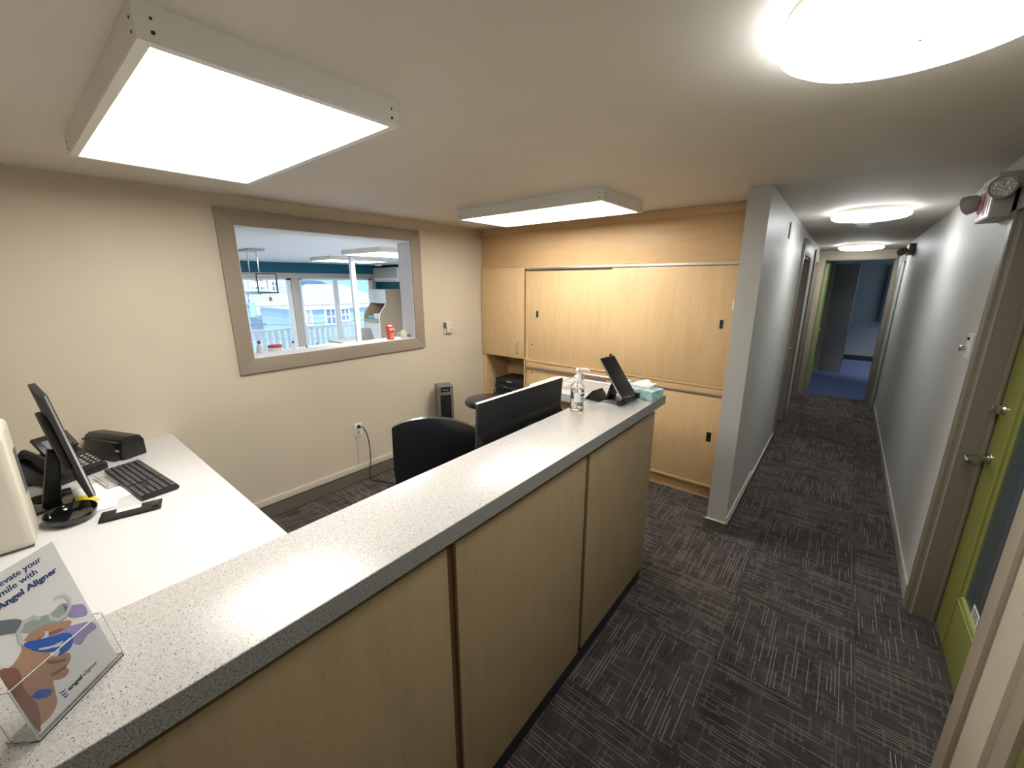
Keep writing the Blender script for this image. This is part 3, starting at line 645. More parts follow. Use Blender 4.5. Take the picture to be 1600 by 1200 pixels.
MB().box(XL + .004, XL + .024, 2.963, 2.985, 1.37, 1.43).build('vent', 'grey', t)
t = thing('light_switch', 'white switch plate on the partition, edge on beside the cabinets', 'switch', (-.60, 3.22, 1.64))
MB().box(-.600, -.592, 3.17, 3.25, 1.645, 1.775, bev=.002).build('cover_plate', 'white', t)
MB().box(-.618, -.600, 3.19, 3.23, 1.655, 1.72, bev=.003).build('toggle', 'white', t)
t = thing('wall_sensor', 'thin white sensor plate high on the hall partition wall', 'sensor', (-.46, 4.2, 2.2))
MB().box(-.459, -.452, 4.17, 4.23, 2.195, 2.32, bev=.002).build('plate', 'wall_grey', t)
MB().box(-.4525, -.449, 4.168, 4.176, 2.195, 2.32).build('edge_strip', 'white', t)
t = thing('keypad_switch', 'white wall plate with chrome key knob beside the lime door frame', 'switch', (.54, 3.2, 1.45))
MB().box(.528, .540, 3.135, 3.215, 1.455, 1.585, bev=.003).build('cover_plate', 'white', t)
MB().lathe([(0, 0), (.016, 0), (.016, .02), (.012, .026), (0, .028)], (0, 0, 0), 20, Matrix.Translation((.528, 3.185, 1.505)) @ Matrix.Rotation(-PI / 2, 4, 'Y')).build('key_knob', 'chrome', t)
MB().box(.520, .528, 3.16, 3.18, 1.55, 1.565, bev=.002).build('button', 'black', t)

# ------------------------------------------------------------------ exit sign with lamp heads
t = thing('exit_sign', 'exit sign with two emergency lamp heads above the lime door', 'sign', (.54, 3.17, 2.1))
ey0, ey1, ez0, ez1, exf = 3.045, 3.345, 2.145, 2.345, .46
MB().box(exf, .54, ey0, ey1, ez0, ez1, bev=.004).build('housing', 'greylight', t)
MB().box(exf - .002, exf + .001, ey0 + .008, ey1 - .008, ez0 + .008, ez1 - .008).build('face', 'white', t)
text('EXIT', .22, (exf - .0026, ey1 - .012, ez0 + .026), (0, -1, 0), (0, 0, 1), 'red', t, 'exit_letters', bold=.002, xs=.62)
for c, tl in ((Vector((.478, ey0 - .055, ez0 + .125)), Vector((-.45, -1.0, -.12))), (Vector((.435, ey1 + .02, ez0 + .105)), Vector((-.75, .55, -.25)))):
    MB().cyl(c + Vector((0, .0, 0)), (.50, min(max(c.y, ey0 + .01), ey1 - .01), c.z), .012, seg=12).build('lamp_arm', 'greylight', t)
    q = Matrix.Translation(c) @ tl.normalized().to_track_quat('Z', 'Y').to_matrix().to_4x4()
    h = MB().lathe([(0, -.045), (.02, -.043), (.038, -.025), (.046, 0), (.048, .022), (.044, .024)], (0, 0, 0), 28, q).build('lamp_head', 'greylight', t)
    MB().lathe([(.043, .018), (.042, .022), (0, .024)], (0, 0, 0), 28, q).build('lens', 'lens', h)
t = thing('emergency_light', 'grey emergency lamp unit near the far end of the hall', 'emergency light', (.5, 7.15, 2.2))
MB().box(.48, .54, 7.08, 7.36, 2.17, 2.30, bev=.005).build('housing', 'grey', t)
for y in (7.10, 7.32): MB().lathe([(0, -.03), (.03, -.025), (.042, 0), (.044, .03), (0, .034)], (0, 0, 0), 20, Matrix.Translation((.445, y, 2.215)) @ Vector((-.5, -1, -.2)).normalized().to_track_quat('Z', 'Y').to_matrix().to_4x4()).build('lamp_head', 'grey', t)
t = thing('metal_pipe', 'silver vertical pipe in the corner at the end of the hall', 'pipe', (.5, 7.9, 0))
MB().cyl((.500, 7.9, 0), (.500, 7.9, 2.17), .034, seg=24).build('pipe', 'alu', t)
MB().box(.475, .54, 7.86, 7.94, 2.12, 2.22, bev=.004).build('end_box', 'greylight', t)
for z in (.5, 1.5): MB().box(.478, .54, 7.885, 7.915, z, z + .02, bev=.002).build('pipe_clip', 'alu', t)

# ------------------------------------------------------------------ things on the counter
ZC = 1.2205
# brochure holder: plane with origin BL, along e, leaning back by 11 degrees
BL = Vector((-.800, -.083, ZC + .002)); e = Vector((-.6826, .7308, 0)); bk = Vector((-.7308, -.6826, 0))
lean = math.radians(11); dv = Vector((0, 0, 1)) * math.cos(lean) + bk * math.sin(lean); nv = e.cross(dv)
def fp(u, v, n_=0): return BL + e * u + dv * v + nv * n_
t = thing('brochure_holder', 'clear acrylic brochure holder on the counter at the lower left', 'brochure holder', BL)
W_ = .128
def fbox(b, u0, u1, v0, v1, n0, n1): return b.prism([fp(u0, v0, n0), fp(u1, v0, n0), fp(u1, v1, n0), fp(u0, v1, n0)], nv * (n1 - n0))
fbox(MB(), -.004, W_ + .004, 0, .088, .003, .005).build('front_wall', 'acrylic', t)
fbox(MB(), -.004, W_ + .008, .004, .205, -.034, -.032).build('back_wall', 'acrylic', t)
b = MB(); fbox(b, -.006, -.004, .002, .088, -.032, .005); b.build('side_wall', 'acrylic', t)
b = MB(); fbox(b, W_ + .004, W_ + .006, .002, .088, -.032, .005); b.build('side_wall', 'acrylic', t)
MB().prism([BL + e * -.006 + bk * -.005 - Vector((0, 0, .002)), BL + e * (W_ + .006) + bk * -.005 - Vector((0, 0, .002)), BL + e * (W_ + .006) + bk * .04 - Vector((0, 0, .002)), BL + e * -.006 + bk * .04 - Vector((0, 0, .002))], (0, 0, .002)).build('base_plate', 'acrylic', t)
for a, b_ in (((-.005, 0, .004), (-.005, .088, .004)), ((-.005, .088, .004), (W_ + .005, .088, .004)), ((W_ + .006, .003, -.033), (W_ + .008, .205, -.033)), ((-.005, .0, .004), (W_ + .005, .0, .004)), ((-.005, .004, -.033), (-.005, .205, -.033)), ((-.005, .088, .004), (-.005, .088, -.033)), ((-.005, .0, .004), (-.005, .002, -.033)), ((W_ + .005, 0, .004), (W_ + .005, .088, .004))):
    MB().cyl(fp(*a), fp(*b_), .0009, seg=6).build('edge_glint', 'white', t)  # white rods paint the bright refraction glint along the acrylic edges
t = thing('brochure', 'white aligner brochure standing in the clear holder, hand and blue swoosh print', 'brochure', BL)
b = MB(); fbox(b, 0, .126, .003, .236, -.0012, -.0004); b.build('sheet', 'paper', t)
b = MB(); fbox(b, .001, .127, .003, .234, -.0030, -.0018); b.build('back_sheet', 'paper', t)
def shape(pts, m, name, n_, smooth=True):
    P = [Vector((p[0], p[1], 0)) for p in pts]
    if smooth:
        Q = []; L = len(P)
        for i in range(L):
            a, b0, c, d0 = P[i - 1], P[i], P[(i + 1) % L], P[(i + 2) % L]
            for k in range(5):
                u = k / 5; Q.append(.5 * ((2 * b0) + (c - a) * u + (2 * a - 5 * b0 + 4 * c - d0) * u * u + (3 * b0 - a - 3 * c + d0) * u ** 3))
        P = Q
    cu = MB(); tb = bmesh.new(); f = tb.faces.new([tb.verts.new(fp(p.x, p.y, n_)) for p in P]); bmesh.ops.triangulate(tb, faces=[f]); cu._merge(tb)
    return cu.build(name, m, t, smooth=False)
text('Elevate your', .0125, fp(.0372, .218), e, dv, 'navy', t, 'headline', xs=1.03, bold=.00005)
text('Smile with', .0125, fp(.0345, .205), e, dv, 'navy', t, 'headline', xs=1.08, bold=.00005)
text('Angel Aligner', .0125, fp(.0325, .190), e, dv, 'navy', t, 'headline', xs=1.17, bold=.00035)
text('angel', .0092, fp(.0505, .0205, .0003), e, dv, 'ink', t, 'logo_text', xs=1.16, bold=.0003)
text('aligner', .0092, fp(.0735, .0205, .0003), e, dv, 'inkgrey', t, 'logo_text', xs=1.0)
shape([(.0, .190), (.028, .1773), (.047, .1601), (.039, .1477), (.02, .160), (.0, .168)], 'slate', 'printed_band', .0001)
shape([(.047, .158), (.077, .141), (.098, .141), (.0965, .118), (.07, .122), (.050, .134), (.039, .1477)], 'sage', 'printed_band', .0001)
shape([(.098, .141), (.108, .129), (.1209, .1173), (.1191, .0996), (.105, .107), (.0965, .118)], 'purple', 'printed_band', .0001)
shape([(.075, .112), (.100, .098), (.1173, .0855), (.1203, .0705), (.105, .071), (.0902, .0669), (.082, .085)], 'purple', 'printed_band', .0001)
shape([(.0, .066), (.0, .110), (.018, .114), (.030, .121), (.036, .131), (.050, .135), (.066, .131), (.084, .119), (.0944, .112), (.0955, .106), (.088, .104), (.074, .106), (.060, .098), (.054, .088), (.058, .080), (.0699, .073), (.074, .066), (.070, .058), (.062, .054), (.0636, .047), (.056, .043), (.046, .048), (.0415, .052), (.038, .040), (.033, .022), (.0239, .014), (.012, .012), (.0, .02)], 'skin', 'printed_hand', .00015)
shape([(.0, .112), (.0, .014), (.006, .014), (.014, .040), (.012, .075), (.018, .100), (.012, .112)], 'skin_dark', 'printed_shadow', .0002)
for a in ([(.052, .121), (.066, .117), (.082, .109), (.080, .106), (.066, .112), (.054, .117)], [(.048, .084), (.055, .076), (.066, .067), (.064, .064), (.052, .072), (.046, .081)], [(.044, .063), (.054, .060), (.064, .057), (.060, .054), (.050, .056), (.043, .059)]):
    shape(a, 'skin_dark', 'printed_crease', .0002)
def ringshape(cx, cy, rx, ry, rot, wd):
    P = []; n_ = 34
    tb = bmesh.new(); A = []; B = []
    for i in range(n_):
        a = i / (n_ - 1) * 2 * PI * .80 + .35; k = 1 + .05 * math.sin(a * 9)
        for lst, s_ in ((A, 1.0), (B, 1 - wd)):
            x, y = rx * s_ * k * math.cos(a), ry * s_ * k * math.sin(a)
            lst.append(tb.verts.new(fp(cx + x * math.cos(rot) - y * math.sin(rot), cy + x * math.sin(rot) + y * math.cos(rot), .00025)))
    for i in range(n_ - 1): tb.faces.new((A[i], A[i + 1], B[i + 1], B[i]))
    m_ = MB(); m_._merge(tb); m_.build('printed_aligner', 'alignermat', t, smooth=False)
ringshape(.052, .134, .019, .023, .2, .26); ringshape(.092, .139, .017, .019, 2.6, .26)
shape([(.0352, .1256), (.040, .1275), (.052, .119), (.066, .110), (.082, .100), (.088, .090), (.084, .079), (.0755, .0735), (.0603, .0775), (.066, .083), (.060, .087), (.050, .097), (.041, .110)], 'blue', 'printed_swoosh', .0003)
for a in ([(.048, .107), (.060, .098), (.074, .092), (.0735, .0905), (.059, .095), (.047, .105)], [(.064, .094), (.074, .089), (.084, .088), (.083, .0865), (.073, .0865), (.063, .0915)]): shape(a, 'alignermat', 'printed_swoosh_gap', .0004)
shape([(.0141, .0567), (.022, .058), (.030, .051), (.0348, .043), (.030, .038), (.022, .043), (.016, .050)], 'blue', 'printed_swoosh', .0003)
for k in range(3): shape([(.0384 + .002 * k, .0305 - .005 * k), (.044, .0285 - .005 * k), (.0485, .0285 - .005 * k), (.0455, .0262 - .005 * k), (.042, .027 - .005 * k)], 'navy', 'logo_wing', .0003)

# sanitizer bottle
bx, by = -.985, 1.735
t = thing('sanitizer_bottle', 'clear hand sanitizer pump bottle standing on the counter edge', 'bottle', (bx, by, ZC))
body = [(0, 0), (.030, 0), (.0345, .004), (.0355, .02), (.0335, .045), (.0335, .10), (.0345, .112), (.031, .128), (.020, .142), (.0155, .150), (.0155, .157)]
MB().lathe(body + [(.0140, .157), (.0140, .150), (.018, .1405), (.029, .127), (.0325, .111), (.0315, .10), (.0315, .045), (.0333, .02), (.0325, .006), (.029, .003), (0, .003)], (bx, by, ZC), 40).build('bottle_wall', 'glass', t)
MB().lathe([(0, .0035), (.0285, .0035), (.032, .0065), (.0328, .02), (.031, .045), (.031, .10), (.032, .110), (0, .110)], (bx, by, ZC), 40).build('gel', 'gel', t)
MB().lathe([(0, .15), (.0175, .15), (.0175, .176), (.016, .179), (.009, .181), (.008, .190), (.0055, .190), (.0055, .208), (0, .208)], (bx, by, ZC), 28).build('pump_collar', 'tissuepaper', t)
MB().lathe([(0, .203), (.010, .203), (.0115, .211), (.009, .217), (0, .218)], (bx, by, ZC), 24).tube([(bx, by, ZC + .211), (bx + .022, by + .012, ZC + .212), (bx + .042, by + .022, ZC + .210), (bx + .046, by + .024, ZC + .202)], .0055, 10, 2).build('pump_head', 'tissuepaper', t)
MB().cyl((bx, by, ZC + .01), (bx, by, ZC + .15), .0022, seg=8).build('dip_tube', 'tissuepaper', t)
def bl_arc(a0, a1, z0_, z1_, r, nm, m_, k=10):
    tb = bmesh.new(); A = []; 
    for i in range(k + 1):
        a = a0 + (a1 - a0) * i / k; A.append((tb.verts.new((bx + r * math.cos(a), by + r * math.sin(a), ZC + z0_)), tb.verts.new((bx + r * math.cos(a), by + r * math.sin(a), ZC + z1_))))
    for p, q in zip(A, A[1:]): tb.faces.new((p[0], q[0], q[1], p[1]))
    mm = MB(); mm._merge(tb); return mm.build(nm, m_, t)
lb = bl_arc(-1.5, .55, .050, .098, .0345, 'label', 'paper')
bl_arc(-.55, .45, .078, .092, .0349, 'label_print', 'navy'); bl_arc(-.5, .35, .064, .070, .0349, 'label_print', 'navy'); bl_arc(-.5, .15, .054, .058, .0349, 'label_print', 'blue')

# tablet on folding stand
tcx, tcy = -.90, 1.985
t = thing('tablet_stand', 'black folding stand holding the tablet near the counter end', 'stand', (tcx, tcy, ZC))
mt = Matrix.Translation((-.895, 2.02, ZC)) @ Matrix.Rotation(math.radians(84), 4, 'Z')
# local: x = tablet width direction, y = depth (screen side is -y)
MB().box(-.075, .075, -.065, .045, .001, .006, bev=.002, mtx=mt).build('base_plate', 'grey', t)
MB().box(-.09, .09, -.072, -.045, .004, .030, bev=.004, mtx=mt).build('front_ledge', 'black', t)
for x in (-.07, .055): MB().box(x, x + .018, -.092, -.068, .02, .048, bev=.003, mtx=mt).build('lip', 'black', t)
MB().prism([(-.045, .04, .004), (-.045, .052, .004), (-.045, .022, .100), (-.045, .012, .095)], (.09, 0, 0), bev=.002, mtx=mt).build('rear_arm', 'black', t)
MB().prism([(-.10, .055, .001), (-.10, .15, .001), (-.10, .10, .055)], (.10, 0, 0), bev=.002, mtx=mt).build('folded_leg', 'black', t)
MB().lathe([(0, 0), (.008, 0), (.008, .002), (0, .002)], (0, 0, 0), 16, mt @ Matrix.Translation((-.1005, .10, .022)) @ Matrix.Rotation(-PI / 2, 4, 'Y')).build('hinge_pin', 'chrome', t)
t = thing('tablet', 'tablet with dark glossy screen leaning on the black stand', 'tablet', (tcx, tcy, ZC + .03))
tt = mt @ Matrix.Translation((0, -.066, .038)) @ Matrix.Rotation(math.radians(-37), 4, 'X')
MB().box(-.072, .072, 0, .0085, 0, .245, bev=.003, mtx=tt).build('body', 'alu', t)
MB().box(-.069, .069, -.0012, .001, .003, .242, mtx=tt).build('screen', 'screen', t)
# tissue box
t = thing('tissue_box', 'teal patterned tissue box on the end of the counter', 'tissue box', (-.85, 2.2, ZC))
mt = Matrix.Translation((-.845, 2.195, ZC)) @ Matrix.Rotation(math.radians(-10), 4, 'Z')
bw, bh, bd = .115, .052, .0875
MB().box(-bw, bw, -.0595, .0595, 0, bh, bev=.0015, mtx=mt).build('carton', 'tissuebox', t)
tb = bmesh.new(); vs_ = [tb.verts.new((.062 * math.cos(a), .022 * math.sin(a), bh + .0006)) for a in [i * PI / 12 for i in range(24)]]; tb.faces.new(vs_); q = MB(); q._merge(tb, mt); q.build('opening_film', 'greylight', t)
def tis(u, v, th):
    x = -.055 + .11 * u; zz = .045 * v * (1 - .5 * abs(u - .5)) + .006 * math.sin(u * 9 + v * 4) * v
    return mt @ Vector((x + .02 * v, -.004 + .05 * v * v + .008 * math.sin(u * 14) * v + th, bh + .0 + zz * .75))
MB().grid(tis, 18, 8, .0012).build('tissue', 'tissuepaper', t)

# ------------------------------------------------------------------ things on the left desk
ZD_ = .8805
def T(x, y, a=0, z=ZD_): return Matrix.Translation((x, y, z)) @ Matrix.Rotation(math.radians(a), 4, 'Z')
# keyboard
t = thing('keyboard', 'black computer keyboard on the white desk', 'keyboard', (-2.64, .27, ZD_))
mt = T(-2.640, .272, 6.5) @ Matrix.Rotation(math.radians(2.5), 4, 'X')
MB().box(-.27, .27, -.072, .072, .002, .018, bev=.004, mtx=mt).build('case', 'black', t)
kb = 0
for r_ in range(6):
    y = .055 - r_ * .0222 - (.004 if r_ else 0); x = -.26
    ks = [1] * 14 if r_ < 5 else [1.3, 1.2, 1.2, 5.6, 1.2, 1.2, 1.3]; tot = sum(ks); u_ = .33 / tot
    for k_ in ks:
        MB().box(x + .001, x + k_ * u_ - .0015, y - .0085, y + .0085, .017, .0235, bev=.0016, seg=1, mtx=mt).build('key', 'key', t, smooth=False); x += k_ * u_
    for c0, n_ in ((.082, 3), (.156, 4)):
        if n_ == 3 and r_ in (3,): continue
        for k_ in range(n_):
            MB().box(c0 + k_ * .0235 + .001, c0 + (k_ + 1) * .0235 - .0015, y - .0085, y + .0085, .017, .0235, bev=.0016, seg=1, mtx=mt).build('key', 'key', t, smooth=False)
# monitor seen from the side
t = thing('computer_monitor', 'black computer monitor seen edge on above the white desk', 'monitor', (-2.62, .04, ZD_))
mt = Matrix.Translation((-2.42, .030, 1.418)) @ Matrix.Rotation(math.radians(3), 4, 'Z') @ Matrix.Rotation(math.radians(7.0), 4, 'X')
# local: x to the left (negative), z downward, screen on +y
MB().box(-.33, 0, -.012, .012, -.475, 0, bev=.003, mtx=mt).build('panel', 'blackm', t)
MB().box(-.322, -.008, .0125, .0135, -.467, -.008, mtx=mt).build('screen', 'screen', t)
MB().box(-.001, .0008, .003, .010, -.472, -.004, mtx=mt).build('edge_trim', 'alu', t)
MB().box(-.30, -.04, -.034, -.012, -.34, -.12, bev=.01, mtx=mt).build('back_housing', 'blackm', t)
MB().prism([(-2.66, .0, 1.14), (-2.66, .035, 1.12), (-2.66, .0, .893), (-2.66, -.06, .893)], (.06, 0, 0), bev=.006).build('stand_neck', 'black', t)
MB().prism([(-2.78, -.15, ZD_), (-2.56, -.15, ZD_), (-2.56, .04, ZD_), (-2.78, .04, ZD_)], (0, 0, .014), bev=.004).build('stand_base', 'blackg', t)
# desk phone
t = thing('desk_phone', 'black office desk phone with grey number keys and tilted display', 'phone', (-2.975, .055, ZD_))
mt = T(-3.00, .055, 117)
sl = mt @ Matrix.Translation((0, 0, .02)) @ Matrix.Rotation(math.radians(20), 4, 'X')
# local: x across, y away from user
MB().prism([(-.125, -.10, .002), (-.125, .11, .002), (-.125, .11, .125), (-.125, -.10, .035)], (.23, 0, 0), bev=.004, mtx=mt).build('body', 'black', t)
s2 = mt @ Matrix.Translation((0, -.10, .0355)) @ Matrix.Rotation(math.atan2(.09, .21), 4, 'X')
for r_ in range(4):
    for c_ in range(3): MB().box(-.022 + c_ * .024, -.003 + c_ * .024, .030 + r_ * .022, .045 + r_ * .022, .0, .006, bev=.0015, seg=1, mtx=s2).build('number_key', 'keylight', t)
for r_ in range(5):
    for c_ in range(2): MB().box(.058 + c_ * .022, .070 + c_ * .022, .030 + r_ * .019, .036 + r_ * .019, .0, .004, mtx=s2).build('function_key', 'greylight', t)
ds = mt @ Matrix.Translation((.0, .072, .122)) @ Matrix.Rotation(math.radians(48), 4, 'X')
MB().box(-.04, .105, 0, .10, -.012, .008, bev=.003, mtx=ds).build('display_housing', 'black', t)
MB().box(-.015, .085, .02, .07, .0082, .009, mtx=ds).build('display', 'slate', t)
for i in range(8): MB().box(.09, .098, .01 + i * .011, .017 + i * .011, .008, .0105, mtx=ds).build('line_key', 'grey', t)
MB().tube([mt @ Vector(p) for p in ((-.095, -.09, .078), (-.095, -.05, .103), (-.095, .03, .137), (-.095, .10, .155))], .018, 12, 3).lathe([(0, -.014), (.026, -.012), (.029, 0), (.022, .012), (0, .014)], (0, 0, 0), 20, mt @ Matrix.Translation((-.095, -.082, .068))).lathe([(0, -.014), (.026, -.012), (.029, 0), (.022, .012), (0, .014)], (0, 0, 0), 20, mt @ Matrix.Translation((-.095, .098, .142))).build('handset', 'black', t)
# check scanner / small printer behind the phone
t = thing('document_scanner', 'long black sheet scanner behind the desk phone', 'scanner', (-3.2, .22, ZD_))
mt = T(-3.185, .255, -67)
MB().prism([(-.06, -.155, 0), (.055, -.155, 0), (.062, -.155, .035), (.045, -.155, .115), (.02, -.155, .13), (-.045, -.155, .12), (-.06, -.155, .09)], (0, .31, 0), bev=.006, mtx=mt).build('body', 'black', t)
MB().box(.0, .068, -.14, .14, .100, .106, mtx=mt).build('paper_slot', 'blackm', t)
MB().prism([(.058, -.14, .002), (.085, -.14, .002), (.085, -.14, .01), (.06, -.14, .03)], (0, .27, 0), bev=.002, mtx=mt).build('output_tray', 'blackm', t)
MB().box(.059, .063, .11, .135, .05, .062, mtx=mt).build('indicator', 'greylight', t)
# mouse, papers, folders
t = thing('computer_mouse', 'small dark computer mouse behind the monitor on the white desk', 'mouse', (-2.95, -.07, ZD_))
MB().lathe([(0, 0), (.95, 0), (1, .15), (.93, .45), (.72, .75), (.4, .93), (0, 1)], (0, 0, 0), 32, T(-3.13, -.115, 25) @ Matrix.Diagonal((.055, .034, .036, 1))).build('shell', 'black', t)
MB().box(-.004, .004, -.01, .01, .030, .038, bev=.002, mtx=T(-3.10, -.10, 25)).build('wheel', 'grey', t)
for i, (x, y, a, w_, h_, lab) in enumerate(((-2.62, .13, 18, .15, .105, 'white paper sheet on the desk left of the keyboard'), (-2.50, .135, -12, .10, .06, 'small white paper slip overlapping the sheet beside the keyboard'), (-2.90, .205, 30, .035, .04, 'white paper slip between the desk phone and the scanner'))):
    tag(MB().box(-w_, w_, -h_ * .6, h_ * .6, .0003 + .0012 * i, .0012 + .0012 * i, mtx=T(x, y, a)).build('paper_sheet', 'paper'), lab, 'paper')
tag(MB().box(-.06, .06, -.045, .045, .0038, .0046, mtx=T(-2.575, .055, 15)).build('yellow_note', 'yellow'), 'yellow note lying under the edge-on monitor', 'note')
t = thing('clipboard', 'black folder with white sheets at the front edge of the desk clutter', 'folder', (-2.32, .155, ZD_))
mt = T(-2.285, .185, 76)
MB().box(-.10, .10, -.045, .045, .0045, .012, bev=.002, mtx=mt).build('cover', 'black', t)
MB().box(-.05, .03, .0, .038, .0122, .0135, mtx=mt).build('sheet', 'paper', t)
MB().box(.07, .09, -.03, .03, .0125, .018, bev=.002, mtx=mt).build('clip', 'blackg', t)
t = thing('pen_holder', 'clear plastic item tray beside the keyboard', 'tray', (-2.73, .2, ZD_))
MB().box(-.10, .10, -.022, .022, .0045, .007, mtx=T(-2.74, .160, 8)).box(-.10, .10, -.022, -.020, .007, .022, mtx=T(-2.74, .160, 8)).box(-.10, .10, .020, .022, .007, .022, mtx=T(-2.74, .160, 8)).build('tray_shell', 'acrylic', t)
t = thing('black_bowl', 'glossy black rounded desk tray in front of the monitor stand', 'tray', (-2.43, -.05, ZD_))
MB().lathe([(0, .001), (.10, .001), (.135, .008), (.15, .022), (.152, .036), (.146, .036), (.140, .024), (.125, .013), (.09, .007), (0, .007)], (-2.415, .015, ZD_), 44, None, .66, .54).build('bowl', 'blackg', t)
t = thing('power_cable', 'thin black cable looping across the white desk behind the monitor', 'cable', (-2.8, 0, ZD_))
MB().tube([(-2.97, -.30, ZD_ + .005), (-2.93, -.2, ZD_ + .006), (-3.0, -.13, ZD_ + .006), (-2.95, -.08, ZD_ + .012)], .0035, 8, 4).build('cable', 'black', t)
t = thing('paper_stack', 'small stack of white papers at the wall end of the desk clutter', 'paper stack', (-3.2, -.05, ZD_))
for i in range(4): MB().box(-.09, .09, -.06, .06, .0003 + i * .006, .0055 + i * .006, bev=.001, mtx=T(-3.25, -.10, 10 + 7 * i)).build('sheet', 'paper', t)
# cream machine at the picture's left edge
t = thing('desktop_machine', 'cream plastic machine with side vents at the far left edge', 'office machine', (-2.2, -.22, ZD_))
mt = T(-2.245, -.088, -4)
MB().box(-.20, .0, -.34, 0, .004, .475, bev=.028, seg=4, mtx=mt).build('body', 'cream', t)
for i in range(4): MB().box(-.17 + i * .018, -.162 + i * .018, -.004, .0012, .18, .36, mtx=mt).build('vent_slot', 'grey', t)
MB().box(-.19, -.01, -.33, -.01, 0, .006, mtx=mt).build('foot', 'grey', t)

# ------------------------------------------------------------------ next room, seen through the opening
NH = 2.285; NX = -9.8; NY = 6.46
sbox('floor_3', 'deck', (NX - .1, -3.54, -.6, NY + .1, -.12, -.002))
sbox('ceiling_3', 'nextwhite', (NX - .15, -3.54, -.7, NY + .2, NH, NH + .15))
sbox('wall_next_near', 'nextwhite', (-9.9, -3.54, -.7, -.6, 0, NH), (-3.56, -3.54, 4.1, NY + .1, 0, NH))
sbox('wall_next_side', 'teal', (NX - .1, -3.54, NY, NY + .1, 0, NH))
NT = 1.945
sbox('wall_next_far', 'teal', (NX - .12, NX, -.6, NY, 2.06, NH), (NX - .12, NX, 6.335, NY, 0, 2.06))
sbox('wall_next_far_lower', 'nexttrim', (NX - .12, NX, -.6, 1.6, 0, 2.06))
tr = sempty('trim_4', (NX, 4, NT))
for q in ((1.6, 6.34, NT, 2.06), ): MB().box(NX - .1, NX + .02, *q, bev=.003).build('head_board', 'nexttrim', tr)
for q in ((1.6, 1.75), (4.185, 4.36), (6.235, 6.34)): MB().box(NX - .1, NX + .02, q[0], q[1], 0, NT, bev=.003).build('casing_board', 'nexttrim', tr)
for k, (a, b_, ms) in enumerate(((1.75, 4.185, (2.98,)), (4.36, 6.235, (5.24,)))):
    wn = sempty('window_%d' % (k + 1), (NX - .05, (a + b_) / 2, 0)); F = .055
    f = MB(); f.box(NX - .08, NX - .02, a, b_, .02, .02 + F).box(NX - .08, NX - .02, a, b_, NT - F * .7, NT).box(NX - .08, NX - .02, a, a + F, .02, NT).box(NX - .08, NX - .02, b_ - F * 1.6, b_, .02, NT)
    f.build('window_frame', 'winframe', wn)
    for y in ms: MB().box(NX - .075, NX - .015, y - .055, y + .055, .05, NT - .03, bev=.003).build('meeting_stile', 'winframe', wn)
    edges = [a + F] + [y for y in ms] + [b_ - F * 1.6]
    for p, q in zip(edges, edges[1:]): MB().box(NX - .055, NX - .049, p + .03, q - .03, .06, NT - .03).build('glass_pane', 'glass', wn)
panel('panel_light', 'bright panel light seen through the opening, further one over the window', -7.55, -6.85, 3.60, 4.72, NH, 2.222, 'diff_next', screws=False)
panel('panel_light', 'bright panel light seen through the opening, nearer one beside the white post', -5.60, -4.66, 3.12, 4.30, NH, 2.225, 'diff_next', screws=False)
t = thing('ceiling_sensor', 'small white round sensor on the ceiling of the next room', 'sensor', (-9.1, 6.0, NH))
MB().lathe([(0, 0), (.09, 0), (.09, -.03), (.05, -.05), (0, -.05)], (-9.1, 6.0, NH), 24).build('cover', 'white', t)
t = thing('white_post', 'slim white post standing in the next room', 'post', (-6.2, 3.61, 0))
MB().box(-6.235, -6.165, 3.575, 3.645, 0, NH, bev=.006).build('post', 'nextwhite', t)
MB().box(-6.26, -6.14, 3.55, 3.67, NH - .02, NH, bev=.003).build('top_plate', 'nextwhite', t)
t = thing('air_conditioner', 'white wall air conditioner on the teal wall of the next room', 'air conditioner', (-9.2, NY, 1.87))
MB().prism([(-9.72, NY, 1.87), (-9.72, NY - .17, 1.87), (-9.72, NY - .22, 1.93), (-9.72, NY - .22, 2.19), (-9.72, NY - .17, 2.215), (-9.72, NY, 2.215)], (1.05, 0, 0), bev=.01).build('body', 'nextwhite', t)
MB().box(-9.68, -8.71, NY - .232, NY - .216, 1.955, 2.185, bev=.004).build('front_panel', 'greylight', t)
MB().prism([(-9.66, NY - .168, 1.868), (-9.66, NY - .218, 1.925), (-9.66, NY - .226, 1.92), (-9.66, NY - .176, 1.862)], (.93, 0, 0)).build('louvre', 'white', t)
# hutch desk
t = thing('hutch_cabinet', 'pale wood hutch with white doors and curved side below the air conditioner', 'cabinet', (-9.25, 6.2, 0))
hx0, hx1, hy0, hy1 = -9.62, -8.9, 6.01, 6.44
MB().box(hx0, hx1 - .002, hy0, hy1, 1.34, 1.685, bev=.002).build('top_box', 'nextwood', t)
for q in ((hx0, (hx0 + hx1) / 2 - .003), ((hx0 + hx1) / 2 + .003, hx1)):
    dd = MB().box(q[0], q[1], hy0 - .018, hy0 - .001, 1.345, 1.68, bev=.002).build('door', 'nextwhite', t)
    cxm = (q[0] + q[1]) / 2; cxm = q[1] - .07 if q[0] == hx0 else q[0] + .07
    MB().tube([(cxm, hy0 - .02, 1.44), (cxm - .02, hy0 - .035, 1.46), (cxm - .02, hy0 - .035, 1.52), (cxm, hy0 - .02, 1.54)], .006, 6, 2).build('handle', 'alu', dd)
prof = [(hy1, .0), (5.80, 0), (5.80, .93), (5.80, 1.0), (5.83, 1.1), (5.92, 1.22), (5.99, 1.30), (hy0, 1.335), (hy1, 1.335)]
for x in (hx0, hx1 - .03): MB().prism([(x, y, z) for y, z in prof], (.03, 0, 0)).build('side_panel', 'nextwood', t)
